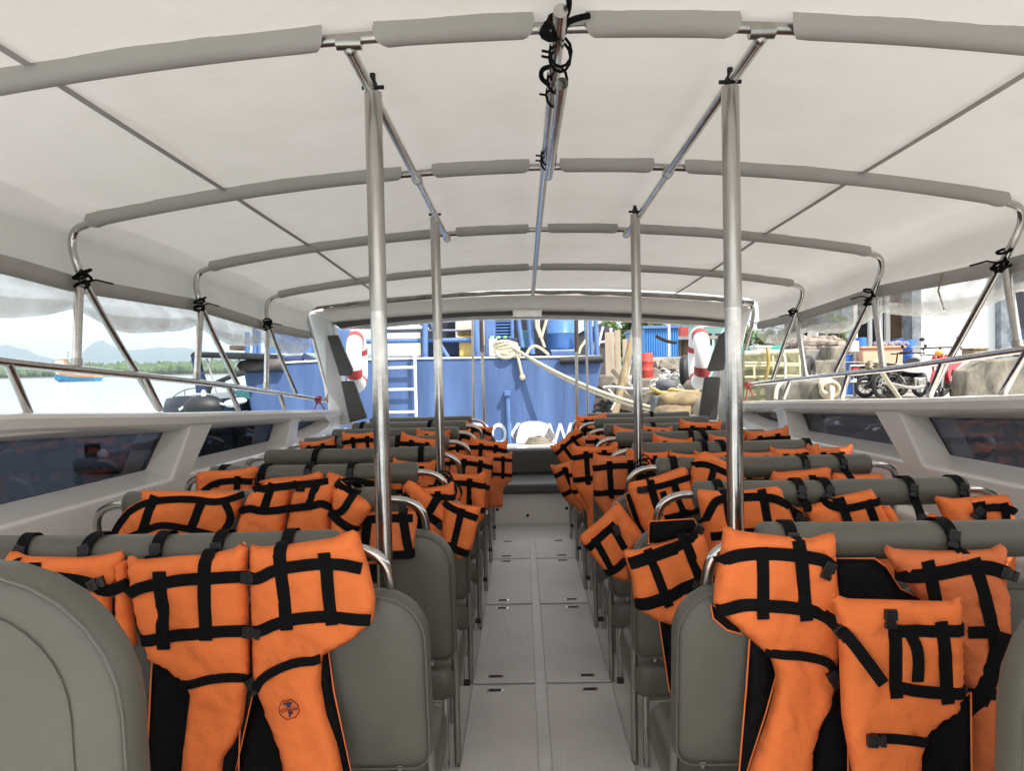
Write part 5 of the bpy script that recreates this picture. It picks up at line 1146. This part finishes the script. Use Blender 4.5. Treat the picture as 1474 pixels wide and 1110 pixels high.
for k in range(n+1): x = a.x+(e.x-a.x)*k/n; dy = .03*(k % 4 in (1, 2)); rows.append([(x, 22+dy, a.z), (x, 22+dy, e.z), (x, 26, e.z), (x, 26, a.z)])
b = MB(); b.grid(rows, close_v=True, cap=True); b.build('shell', mat('container_blue', (.03, .17, .48), .5, col2=(.06, .22, .52), vscale=1.2), t)
b = MB(); b.bbox((a.x-.05, 21.93, e.z-.02), (e.x+.05, 26.1, e.z+.06)); b.build('roof_rim', M_LBLUE, t)
b = MB(); b.tube([P(963, 513, 21), P(963, 455, 21)], .035, 8); quick('lamp_post', 'thin white pole in front of the blue container', 'pole', b, M_WHITEP)
b = MB(); b.tube(sag(P(944, 483, 20.5), P(974, 493, 20.5), .05, 8), .05, 6); quick('dark_pipe', 'short dark pipe leaning in front of the blue container', 'pipe', b, M_DARK)
t = empty('shack', P(988, 512, 23), 'small wooden shack with a red gable right of the blue container', 'shack')
b = MB(); a, e = P(978, 515, 23), P(1000, 489, 23); b.bbox((a.x, 23, QZ), (e.x, 25, e.z)); b.build('wall', M_WOOD, t); b = MB(); b.bbox((a.x-.3, 22.6, e.z), (e.x+.6, 25.4, e.z+.1)); b.build('roof', M_CONC3, t)
for x in (985, 993): b = MB(); q = P(x, 513, 22.9); b.bbox((q.x-.04, 22.9, QZ), (q.x+.04, 22.99, e.z)); b.build('post', M_DWOOD, t)
b = MB(); a, e = P(980, 486, 28), P(991, 471, 28); b.bbox((a.x, 28, a.z), (e.x, 29, e.z)); b.build('red_gable', mat('red_boards', (.40, .06, .05), .7, var=.3), t)
t = empty('turquoise_house', P(1010, 500, 38), 'pale turquoise house beyond the life ring on the quay', 'house'); b = MB(); a, e = P(985, 520, 38), P(1046, 461, 38); b.bbox((a.x, 38, QZ), (e.x, 44, e.z)); b.build('wall', mat('turquoise_wall', (.42, .62, .60), .8, var=.1), t)
b = MB(); b.prism([P(982, 462, 37.6), P(1050, 462, 37.6), P(1034, 452, 37.6), P(996, 452, 37.6)], (0, 7, 0)); b.build('roof', mat('pale_roof', (.50, .55, .54), .7, var=.2), t)
for x in (1018, 1030): b = MB(); b.bbox(P(x, 497, 37.95), P(x+7, 480, 37.95)+V(0, .04, 0)); b.build('window', M_DARK, t)
def tyre(c, Rr, rr, axis, lb, grp=None):
    t = empty('tyre', c, lb, 'tyre', grp); b = MB(); rows = []
    M3 = Vector(axis).normalized().to_track_quat('Z', 'Y').to_matrix()
    for k in range(36):
        a = 2*math.pi*k/36; e = Vector((math.cos(a), math.sin(a), 0)); rows.append([c+M3 @ (e*(Rr-rr+rr*math.cos(q)*(1+.03*((k % 2) if abs(q) < .7 or q > 5.5 else 0)))+Vector((0, 0, rr*.85*math.sin(q)))) for q in [2*math.pi*j/12 for j in range(12)]])
    b.grid(rows, close_u=True, close_v=True); b.build('rubber_ring', M_RUBBER, t, smooth=35); return t
tyre(P(986, 534, 12.2), .26, .095, (1, -.28, 0), 'black tyre standing on edge behind the right life ring')
b = MB(); rng = random.Random(17)
for k in range(26):
    c = P(rng.uniform(947, 984), rng.uniform(536, 560), 12.6+rng.uniform(-.3, .3)); r = rng.uniform(.06, .17); ph = rng.uniform(0, 6); b.tube([c+V(r*math.cos(a), .1*math.sin(a+ph), r*.6*math.sin(a)+.03*math.sin(2*a+ph)) for a in [2*math.pi*q/14 for q in range(14)]], .012, 5, close=True)
tag(b.build('rope_heap', M_WROPE, smooth=60), 'tangled heap of pale rope in front of the tyre', 'rope', None, 'stuff')
# cargo on a low landing just ahead, right of the bow
b = MB(); a = P(905, 602, 9.0); b.bbox((a.x, 8.9, -1.2), (3.0, 10.2, .55)); quick('landing_stage', 'dark low landing stage stacked with sacks right of the bow', 'landing', b, M_CONC3)
def sack(px, py, D, rx, rz, m, lb, seed, grp='sacks on the landing stage'):
    c = P(px, py, D); rows = []; n = 14
    for i in range(11):
        th = math.pi*i/10; rows.append([c+V(rx*math.copysign(abs(math.sin(th))**.55*abs(math.cos(2*math.pi*j/n))**.75, math.cos(2*math.pi*j/n)), .22*math.copysign(abs(math.sin(th))**.6*abs(math.sin(2*math.pi*j/n))**.8, math.sin(2*math.pi*j/n)), rz*math.cos(th))*(1+.12*noise.noise(Vector((i*.7, j*.9, seed)))) if 0 else c+V(rx*math.sin(th)**.6*math.cos(2*math.pi*j/n)*(1+.15*noise.noise(Vector((i*.5, j*.6, seed)))), .25*math.sin(th)**.6*math.sin(2*math.pi*j/n), rz*math.cos(th)*(1+.15*noise.noise(Vector((j*.5, seed, 1)))))for j in range(n)])
    b = MB(); b.grid(rows, close_v=True); return quick('sack', lb, 'sack', b, m, grp, smooth=180)
msk = mat('sackcloth_yellow', (.30, .23, .12), .9, col2=(.11, .08, .05), vscale=5, bump=.6, bscale=10); msg = mat('sackcloth_grey', (.30, .26, .2), .9, col2=(.15, .12, .09), vscale=4, bump=.6, bscale=10)
sack(985, 577, 9.0, .34, .11, msk, 'yellow printed sack, upper of the stack right of the bow', 1)
sack(975, 596, 8.9, .30, .12, msk, 'yellow sack, lower of the stack right of the bow', 2)
sack(1020, 595, 8.7, .19, .20, msg, 'rounded greyish sack against the right windscreen pillar', 3)
sack(958, 555, 9.8, .13, .08, mat('grey_cloth', (.10, .105, .12), .9, var=.3, bump=.5, bscale=8), 'crumpled dark grey cloth bundle above the yellow boards', 4, None)
sack(1000, 556, 10.2, .14, .09, msg, 'pale small sack behind the yellow boards', 5)
for (x0, y0, x1, y1, lb) in ((934, 566, 1006, 564, 'long yellow board across the top of the sacks'), (938, 558, 952, 566, 'short yellow board leaning on the long one'), (964, 560, 1008, 567, 'second yellow board slanting to the right')):
    b = MB(); p, q = P(x0, y0, 9.3), P(x1, y1, 9.1); b.ribbon([p, q], V(0, 1, .15), .14, .022); quick('board', lb, 'board', b, M_YEL, 'yellow boards on the sacks')
blk('grey_post', 'dark grey block under the left end of the yellow boards', 'block', 942, 570, 957, 602, 8.95, .3, mat('grey_block', (.12, .12, .13), .8, var=.2), .02)
b = MB(); b.tube(chaikin([P(868, 558, 10.4), P(880, 556, 10.4), P(910, 560, 10.3), P(945, 560, 10)], 2), .018, 6); b.tube(chaikin([P(876, 560, 10.3), P(888, 575, 10.3), P(880, 590, 10.3)], 2), .014, 6); quick('grey_rope', 'pale rope tied round the leaning pole', 'rope', b, M_WROPE, smooth=60)

# ---- along the quay, seen under the right edge of the canopy
t = empty('net_cage', P(1110, 545, 12), 'netting cage with a pale yellow frame on the quay behind the right windscreen pillar', 'cage')
b = MB()
for q in ([(1072, 522), (1152, 524)], [(1072, 527), (1152, 526)], [(1072, 543), (1152, 541)], [(1150, 508), (1152, 545)], [(1112, 511), (1114, 545)], [(1085, 527), (1086, 545)]): b.tube([P(*p, 12) for p in q], .018, 6)
for q in ([(1072, 509), (1152, 506)],): b.tube([P(*p, 12) for p in q], .04, 8)
b.build('frame', mat('yellowed_frame', (.60, .55, .36), .7, var=.2), t)
b = MB(); a, e = P(1070, 545, 12.2), P(1152, 509, 12.2); b.bbox((a.x, 12.2, QZ-.1), (e.x, 14, e.z)); b.build('netting', mat('fish_net', (.10, .11, .06), .95, col2=(.26, .25, .15), vscale=9, bump=1, bscale=25), t)
b = MB(); b.tube(chaikin([P(1104, 500, 11.9), P(1107, 515, 11.85), P(1105, 535, 11.85), P(1101, 546, 11.9)], 2), .03, 8); quick('yellow_hose', 'bent yellow hose hung over the netting cage', 'hose', b, M_YEL, smooth=60)
b = MB(); b.tube(chaikin([P(1128, 509, 11.9), P(1131, 520, 11.85), P(1130, 545, 11.85)], 2), .02, 8); quick('pale_hose', 'thin pale hose hung over the netting cage', 'hose', b, M_CREAM, smooth=60)
blk('concrete_block', 'grey concrete block on the quay right of the netting cage', 'concrete block', 1160, 503, 1196, 522, 15.5, .8, M_CONC3, .03, True, 'concrete blocks along the quay')
blk('concrete_block', 'mossy low concrete block beside the half buried tyre', 'concrete block', 1166, 518, 1206, 545, 14, .7, M_CONC2, .04, True, 'concrete blocks along the quay')
blk('concrete_block', 'tall yellowish concrete pier left of the sidecar motorcycle', 'concrete block', 1196, 498, 1218, 545, 15, .7, M_CONC2, .04, True, 'concrete blocks along the quay')
tyre(P(1164, 532, 13.5), .26, .09, (.8, -.6, 0), 'old tyre leaning on the mossy concrete block')
b = MB(); rng = random.Random(21)
for k in range(60): p = P(rng.uniform(1150, 1212), rng.uniform(491, 504), 17+rng.uniform(-.6, .6)); b.ball(p, (rng.uniform(.1, .3), .2, rng.uniform(.08, .16)), 7, 5)
tag(b.build('net_heap', mat('brown_net', (.16, .12, .10), .95, col2=(.30, .26, .22), vscale=8, bump=1, bscale=30)), 'heap of brown nets on top of the concrete blocks', 'net', None, 'stuff')
t = empty('mooring_block', P(1155, 572, 8.2), 'long stained concrete mooring block close behind the right handrail', 'mooring block')
a, e = P(1122, 578, 8.2), P(1190, 549, 8.2); b = MB(); b.prism([V(a.x+.1, 8.2, QZ-.02), V(e.x-.02, 8.2, QZ-.02), V(e.x, 8.2, e.z-.02), V(e.x-.06, 8.2, e.z+.01), V(a.x+.06, 8.2, e.z-.01), V(a.x+.02, 8.2, e.z-.06)], (0, .6, 0)); b.build('block', M_CONC2, t, bevel=.03)
t = empty('mooring_rope', P(1190, 560, 8.1), 'coiled cream rope hung on the end of the mooring block', 'rope')
b = MB()
for k in range(4): c = P(1190+k*1.5, 555+k*2, 8.12); b.tube([c+V((.07+.01*k)*math.cos(a), .03*math.sin(a+k), .085*math.sin(a)) for a in [2*math.pi*q/16 for q in range(16)]], .02, 7, close=True)
b.tube(chaikin([P(1196, 556, 8.1), P(1198, 570, 8.0), P(1196, 585, 7.9)], 1), .02, 7); b.build('coil', M_ROPE, t, smooth=60)
b = MB(); b.tube(chaikin([P(1126, 550, 8.1), P(1118, 558, 8.05), P(1116, 575, 8.0)], 2), .022, 7); quick('mooring_rope', 'cream rope hooked over the left end of the mooring block', 'rope', b, M_ROPE, smooth=60)
b = MB(); p = PX(1257, 527, 1.95); b.tube([p+V(.02, 0, .01), PX(1275, 545, 2.2), PX(1296, 575, 2.6), PX(1310, 600, 2.9)], .014, 7)
for k in range(4): b.tube([p+V(.028*math.cos(a), .012*k-.02, .028*math.sin(a)) for a in [2*math.pi*q/10 for q in range(10)]], .012, 6, close=True)
quick('tie_rope', 'cream rope knotted round the right handrail and running down to the quay', 'rope', b, M_ROPE, smooth=60)
for q, lb in (([(1330, 632), (1380, 634), (1424, 630), (1428, 645), (1400, 665), (1370, 678)], 'thick white rope hanging outside the near right window'),):
    b = MB(); b.tube(chaikin([PX(x, y, 2.35) for x, y in q], 2), .022, 8); quick('hanging_rope', lb, 'rope', b, M_WROPE, smooth=60)
b = MB(); b.prism([(2.98, -6, -1.4), (2.98, 12.4, -1.4), (2.98, 12.4, .42), (2.98, -6, .42)], (-.12, 0, 0)); quick('quay_facing', 'weathered concrete facing of the quay beside the boat', 'wall', b, M_CONC3)

# ---- building behind the quay
DB = 25.0; t = empty('harbour_building', P(1330, 520, DB), 'harbour building with grey stone columns and a broad white wall', 'building')
M_MARB = mat('grey_marble', (.26, .30, .33), .5, col2=(.07, .09, .11), vscale=2.2, detail=8)
def bb(n, x0, y0, x1, y1, d0, d1, m, bev=0):
    a, e = P(x0, y1, DB+d0), P(x1, y0, DB+d0); return MB().bbox((a.x, DB+d0, QZ if y1 > 505 else a.z), (e.x, DB+d1, e.z)).build(n, m, t, bevel=bev)
bb('white_wall', 1326, 330, 1441, 520, .3, .6, mat('white_wall', (.74, .78, .80), .6, var=.06, vscale=.8, stretch=(3, 3, .3)))
for x0, x1 in ((1313, 1326), (1441, 1458), (1212, 1228)): bb('stone_column', x0, 330, x1, 522, 0, .7, M_MARB, .02)
bb('brick_wall', 1283, 400, 1313, 520, 1.2, 1.5, mat('brown_brick', (.17, .10, .06), .9, col2=(.10, .06, .04), vscale=3, wave=('Z', 6, .5)))
bb('opening_shade', 1135, 330, 1283, 522, 4.0, 4.4, mat('dark_interior', (.02, .022, .03), .8, var=.3)); bb('opening_shade', 1458, 330, 1500, 522, 1.0, 1.3, mat('dark_interior', (.02, .022, .03), .8, var=.3))  # solid slabs painted near-black for the shade inside the building
for x0, x1 in ((1229, 1234), (1252, 1255), (1268, 1270), (1276, 1281)): bb('white_post', x0, 400, x1, 522, 1.0, 1.15, M_WHITEP)
bb('white_board', 1164, 477, 1178, 498, 1.4, 1.5, M_WHITEP); bb('stone_column', 1188, 400, 1196, 522, 1.5, 2.0, M_MARB); bb('lintel', 1130, 318, 1500, 334, -.2, 5, M_CREAM)
bb('navy_door', 1461, 472, 1490, 500, .6, .8, M_NAVY)
# motorcycles
def wheel(par, c, r, w=.05, m=M_RUBBER, M3=None):
    b = MB(); rows = []
    for k in range(26):
        a = 2*math.pi*k/26; e = V(math.cos(a), 0, math.sin(a)); rows.append([c+e*(r-w+w*math.cos(q))+V(0, w*.9*math.sin(q), 0) for q in [2*math.pi*j/8 for j in range(8)]])
    b.grid(rows, close_u=True, close_v=True); o = b.build('wheel', m, par, smooth=60)
    b = MB()
    for k in range(8): a = 2*math.pi*k/8; b.tube([c, c+V(math.cos(a), 0, math.sin(a))*(r-w*1.4)], .011, 5)
    b.lathe(c+V(0, -.05, 0), [(.001, 0), (.06, 0), (.06, .1), (.001, .1)], 12, 'Y'); b.build('spokes', M_CHROME_D, o)
def bike(loc, ang, sc, fair, lb, red=False):
    t = empty('motorcycle', (0, 0, 0), lb, 'motorcycle', 'motorcycles on the quay'); r = .29
    wheel(t, V(-.62, 0, r), r); wheel(t, V(.62, 0, r), r)
    b = MB(); b.tube(chaikin([V(.62, -.07, r), V(.50, -.07, .62), V(.42, -.05, .92)], 1), .025, 8); b.tube(chaikin([V(.62, .07, r), V(.50, .07, .62), V(.42, .05, .92)], 1), .025, 8); b.build('fork', M_CHROME, t, smooth=60)
    b = MB(); b.tube([V(.40, 0, .86), V(.0, 0, .45), V(-.35, 0, .42), V(-.62, 0, r)], .03, 8); b.tube([V(.4, 0, .8), V(-.1, 0, .68), V(-.75, 0, .72)], .03, 8); b.tube([V(-.62, -.1, r), V(-.45, -.1, .68)], .025, 8); b.build('frame', M_DARK, t, smooth=60)
    b = MB(); b.prism(chaikin([V(.40, -.13, .95), V(.52, -.13, .75), V(.40, -.13, .42), V(.25, -.13, .35), V(.18, -.13, .62), V(-.1, -.13, .60), V(-.7, -.13, .72), V(-.78, -.13, .78), V(-.1, -.13, .74), V(.2, -.13, .76)], 1, True), (0, .26, 0)); b.build('fairing', fair, t, bevel=.03)
    b = MB(); b.prism(chaikin([V(.12, -.12, .75), V(-.2, -.12, .78), V(-.75, -.12, .84), V(-.78, -.12, .77), V(-.2, -.12, .70), V(.1, -.12, .71)], 1, True), (0, .24, 0)); b.build('saddle', M_DARK, t, bevel=.03)
    b = MB(); b.bbox((-.12, -.12, .26), (.2, .12, .5)); b.lathe((.05, -.15, .36), [(.001, 0), (.1, 0), (.1, .3), (.001, .3)], 12, 'Y'); b.build('engine', M_CHROME_D, t, bevel=.02)
    b = MB(); b.tube(chaikin([V(.1, -.14, .28), V(-.2, -.15, .24), V(-.8, -.16, .38)], 1), [.03]*2+[.05]*4 if 0 else .042, 10); b.build('exhaust', M_CHROME, t, smooth=60)
    b = MB(); b.tube(chaikin([V(.36, -.34, 1.02), V(.42, -.12, 1.03), V(.42, .12, 1.03), V(.36, .34, 1.02)], 1), .014, 8); hb = b.build('handlebar', M_DARK, t, smooth=60)
    for s_ in (-1, 1): b = MB(); b.tube([V(.4, s_*.25, 1.03), V(.42, s_*.30, 1.17)], .006, 5); b.ball(V(.42, s_*.30, 1.19), (.02, .05, .035), 8, 6); b.build('mirror', M_DARK, hb)
    b = MB(); b.ball(V(.50, 0, .93), (.06, .075, .06) if red else (.08, .1, .08)); b.build('headlight', M_BIKEW if not red else mat('amber_lamp', (.75, .35, .08), .3, var=.1), t, smooth=180)
    for xx in (-.62, .62): b = MB(); b.ribbon([V(xx+(r+.03)*math.cos(a), 0, r+(r+.03)*math.sin(a)) for a in [R(20+14*k) for k in range(11)]], V(0, 1, 0), .12, .008); b.build('mudguard', fair, t, smooth=60)
    t.location = loc; t.rotation_euler.z = ang; t.scale = (sc, sc, sc); return t
M_BRED = mat('red_fairing', (.50, .02, .03), .3, var=.15)
bike(G(1297, 17.3), R(24), 1.0, M_DARK, 'black motorcycle half hidden behind the white one, next to the sidecar')
bike(G(1362, 15.2)+V(.0, 0, 0), R(228), 1.08, M_BRED, 'red motorcycle turned away from the camera beside the stone wall', True)
bike(G(1318, 17.2), R(8), .95, M_BIKEW, 'white faired motorcycle between the sidecar rig and the red motorcycle')
t = empty('sidecar_motorcycle', G(1255, 17.8), 'dark motorcycle with a flat cargo sidecar under the orange crate', 'motorcycle', 'motorcycles on the quay')
c = G(1230, 17.6); wheel(t, c+V(.25, 0, .26), .26); c2 = G(1298, 17.8); wheel(t, c2+V(-.0, .2, .30), .30)
b = MB(); a = c+V(-.1, 0, .38); e = G(1312, 17.6)+V(0, 0, .42); b.tube([a, e], .025, 8); b.tube([a+V(0, .9, 0), e+V(0, .9, 0)], .025, 8); b.tube([a, a+V(0, .9, 0)], .025, 8); b.tube([e, e+V(0, .9, 0)], .025, 8)
for k in range(5): q = a.lerp(e, k/4); b.tube([q, q+V(0, .9, .0)], .018, 6); b.tube([q+V(0, 0, .0), q+V(0, 0, .38)], .018, 6)
b.tube([a+V(0, 0, .38), e+V(0, 0, .36)], .022, 8); b.build('cargo_frame', M_CHROME_D, t)
b = MB(); b.bbox(c+V(.35, .1, .44), c+V(1.2, .7, .7)); b.bbox(c+V(.5, .0, .2), c+V(.95, .5, .5)); b.build('engine', M_DARK, t, bevel=.04)
b = MB(); b.bbox(c+V(.35, -.1, .35), c+V(.75, -.04, .68)); pl = b.build('black_tank', M_DARK, t, bevel=.02); b = MB(); b.bbox(c+V(.55, -.115, .45), c+V(.66, -.102, .57)); b.build('white_label', M_WHITEP, pl)
b = MB(); b.bbox(c+V(-.05, 0, .55), c+V(.12, .2, .75)); b.build('red_lamp', M_RED, t, bevel=.03)
b = MB(); b.tube(chaikin([c+V(1.05, .2, .7), c+V(1.1, .2, .95), c+V(1.0, .0, 1.05), c+V(1.3, -.1, 1.08)], 1), .018, 8); b.tube([c+V(1.0, .3, 1.02), c+V(1.1, -.3, 1.05)], .016, 8); b.build('handlebar', M_DARK, t, smooth=60)
b = MB(); b.prism(chaikin([c+V(1.0, 0, .72), c+V(.5, 0, .74), c+V(.2, 0, .78), c+V(.2, 0, .70), c+V(1.0, 0, .62)], 1, True), (0, .25, 0)); b.build('saddle', M_DARK, t, bevel=.03)
b = MB(); b.tube(chaikin([c+V(-.35, 0, .78), c+V(-.3, 0, .85), c+V(.3, 0, .83), c+V(.4, 0, .7)], 1), .018, 7); b.tube(chaikin([c+V(-.35, .4, .78), c+V(-.3, .4, .85), c+V(.3, .4, .83)], 1), .018, 7); b.build('luggage_rack', M_CHROME_D, t)
t = empty('fish_crate', P(1270, 520, 19.2), 'faded orange insulated fish crate behind the sidecar motorcycle', 'crate')
a, e = P(1240, 530, 19.2), P(1302, 501, 19.2); b = MB(); b.prism([V(a.x+.08, 19.2, QZ+.35), V(e.x-.08, 19.2, QZ+.35), V(e.x-.02, 19.2, e.z), V(a.x+.02, 19.2, e.z)], (0, .8, 0)); b.build('tub', mat('faded_orange', (.66, .36, .22), .6, col2=(.60, .42, .30), vscale=2), t, bevel=.03)
b = MB(); b.bbox((a.x-.03, 19.15, e.z), (e.x+.03, 20.05, e.z+.06)); b.build('rim', mat('orange_rim', (.70, .30, .16), .6, var=.15), t, bevel=.02)
drum(1243, 486, 524, 15, 21, M_BARREL, 'blue plastic barrel left of the orange fish crate', 'blue barrels by the building'); drum(1314, 489, 524, 17, 21, M_BARREL, 'blue plastic barrel right of the orange fish crate, before the stone column', 'blue barrels by the building'); drum(1297, 487, 524, 16, 22, mat('navy_plastic', (.02, .05, .2), .5, var=.2), 'dark navy barrel beside the blue barrel at the stone column', 'blue barrels by the building')
b = MB(); rng = random.Random(9)
for k in range(9): b.ball(P(1262+k*5, 497-rng.uniform(0, 3), 19.6), (.12, .14, .08), 8, 6)
tag(b.build('bundled_nets', mat('blue_net', (.08, .10, .22), .9, col2=(.3, .28, .25), vscale=6, bump=.8, bscale=20)), 'bundle of blue and grey nets on top of the fish crate', 'net')
blk('meter_box', 'pale box on the post left of the orange fish crate', 'box', 1224, 491, 1237, 507, 18.5, .2, M_CREAM, .02)
b = MB(); q = G(1231, 18.6); b.bbox(q+V(-.03, 0, 0), q+V(.03, .06, 1.5)); quick('short_post', 'thin post carrying the pale box', 'post', b, M_CHROME_D)
b = MB(); a, e = P(1388, 580, 14.2), P(1560, 512, 14.2); b.prism([V(a.x, 14.2, QZ-.02), V(a.x+.05, 14.2, e.z-.25), V(a.x+.4, 14.2, e.z-.06), V(a.x+1.2, 14.2, e.z+.0), V(e.x, 14.2, e.z+.05), V(e.x, 14.2, QZ-.02)], (0, .5, 0)); quick('stone_wall', 'mottled pale stone wall at the right edge behind the handrail', 'wall', b, M_CONC2, bevel=.04)
b = MB(); q = P(1437, 571, 14.0); b.lathe(V(q.x, 13.9, QZ), [(.001, 0), (.07, 0), (.07, .2), (.04, .26), (.001, .28)], 10); quick('rusty_bollard', 'short rusty stub at the foot of the stone wall', 'bollard', b, mat('rust', (.28, .13, .06), .9, var=.4))

# smaller clutter on the quay
rng = random.Random(44)
for k, (x, y0, y1, w_, D, nm, lb, m) in enumerate([(1222, 512, 524, 14, 19.5, 'plastic_crate', 'small blue plastic crate left of the sidecar motorcycle', M_BARREL), (1334, 500, 520, 15, 19.8, 'cool_box', 'white cool box on the ground before the white wall', M_WHITEP), (1146, 497, 508, 16, 18.5, 'plastic_crate', 'dark plastic crate by the brown nets', M_NAVY), (1180, 486, 500, 12, 20, 'wooden_crate', 'weathered wooden crate behind the brown nets', M_DWOOD), (1100, 500, 510, 20, 16, 'foam_box', 'white foam box on the netting cage side', M_WHITEP), (1412, 503, 513, 20, 15.5, 'wooden_crate', 'wooden crate lying behind the stone wall', M_WOOD)]):
    t = empty(nm, P(x, y1, D), lb, 'crate' if 'crate' in nm else 'box'); a, e = P(x-w_/2, y1, D), P(x+w_/2, y0, D)
    b = MB(); b.bbox((a.x, D, QZ if D > 19 else a.z), (e.x, D+.45, e.z)); b.build('body', m, t, bevel=.015); b = MB(); b.bbox((a.x-.02, D-.02, e.z), (e.x+.02, D+.47, e.z+.04)); b.build('lid', m, t, bevel=.008)
for x0, y0, x1, y1, D, lb in ((1140, 470, 1215, 496, 20, 'black wire sagging to the left of the grey column'), (1142, 492, 1192, 468, 20.5, 'pale wire stretched over the brown nets'), (1060, 455, 1200, 470, 24, 'long wire above the netting cage')):
    b = MB(); b.tube(sag(P(x0, y0, D), P(x1, y1, D), .25, 12), .014, 5); quick('wire', lb, 'wire', b, M_DARK, 'wires over the quay')
for x0, y0, x1, y1, D, lb in ((1128, 500, 1170, 484, 17.5, 'pale pole leaning over the brown nets'), (1184, 500, 1190, 480, 17.8, 'short brown pole stuck in the brown nets'), (848, 520, 862, 478, 15, 'pale pole leaning by the dark shed'), (908, 540, 922, 472, 14.5, 'thin rusty pole behind the leaning timber')):
    b = MB(); b.tube([P(x0, y0, D), P(x1, y1, D)], .03, 6); quick('pole', lb, 'pole', b, M_WOOD, 'loose poles on the quay')
# ---- trees behind the quay
def tree(px, D, top, w, seed, lb, cat='tree', col=None):
    rng = random.Random(seed); base = G(px, D); q = P(px, top, D); h = q.z-QZ; wd = w*D/F/2; t = empty('tree', base, lb, 'tree', 'trees behind the quay')
    b = MB(); b.tube([base, base+V(.1, 0, h*.3), base+V(-.05, .1, h*.55)], [.22, .17, .12], 8)
    for k in range(6): a = rng.uniform(0, 6.28); b.tube([base+V(0, 0, h*(.3+.04*k)), base+V(math.cos(a)*wd*.6, math.sin(a)*wd*.6, h*(.6+.05*k))], [.09, .03], 6)
    b.build('trunk', M_DWOOD, t, smooth=60)
    b = MB(); bm = b.bm; clumps = [(base+V(rng.gauss(0, .42)*wd, rng.gauss(0, .4)*wd, h*rng.uniform(.45, .95)), rng.uniform(.2, .42)*wd) for _ in range(26)]
    for c, r in clumps:
        for _ in range(70):
            d = Vector((rng.gauss(0, 1), rng.gauss(0, 1), rng.gauss(0, .8))).normalized()*r*rng.uniform(.5, 1.05); p = c+d; s_ = rng.uniform(.09, .2); u = Vector((rng.gauss(0, 1), rng.gauss(0, 1), rng.gauss(0, 1))).normalized(); v = u.orthogonal().normalized()
            b.face([p-u*s_, p+v*s_*.5, p+u*s_, p-v*s_*.5])
    b.build('crown', col or mat('tree_leaves', (.09, .15, .03), .7, col2=(.035, .075, .015), vscale=.8), t); return t
for a in ((915, 34, 452, 60, 1, 'bright green tree above the left end of the blue container'), (945, 40, 448, 70, 2, 'broad green tree behind the blue container'), (975, 44, 456, 40, 3, 'smaller green tree above the red gable'), (876, 38, 460, 26, 4, 'narrow tree just right of the ship'), (1205, 22.8, 455, 34, 5, 'small leafy tree in front of the dark opening of the harbour building')): tree(*a)
for a in ((1070, 50, 470, 60, 6, 'tree far behind the netting cage'), (1120, 46, 476, 60, 7, 'low tree beyond the nets, left of the harbour building')): tree(*a)
blk('green_roof_house', 'low house with a jade green front behind the netting cage', 'house', 1080, 497, 1126, 520, 34, 4, mat('jade', (.10, .45, .38), .6, var=.2), .02, True)
# ---- haze over the bay
b = MB(); b.bbox((-7000, -60, -3), (7000, 7000, 330)); hz = b.build('haze', None or M_DARK); hz.data.materials.clear()
mhz = bpy.data.materials.new('haze'); mhz.use_nodes = True; n = mhz.node_tree.nodes; n.remove(n['Principled BSDF'])
pv = n.new('ShaderNodeVolumePrincipled'); pv.inputs['Color'].default_value = (.70, .86, 1, 1); pv.inputs['Density'].default_value = .00022; pv.inputs['Anisotropy'].default_value = .2
mhz.node_tree.links.new(pv.outputs[0], n['Material Output'].inputs['Volume']); hz.data.materials.append(mhz); tag(hz, 'thin pale sea haze over the bay', 'haze', None, 'stuff')
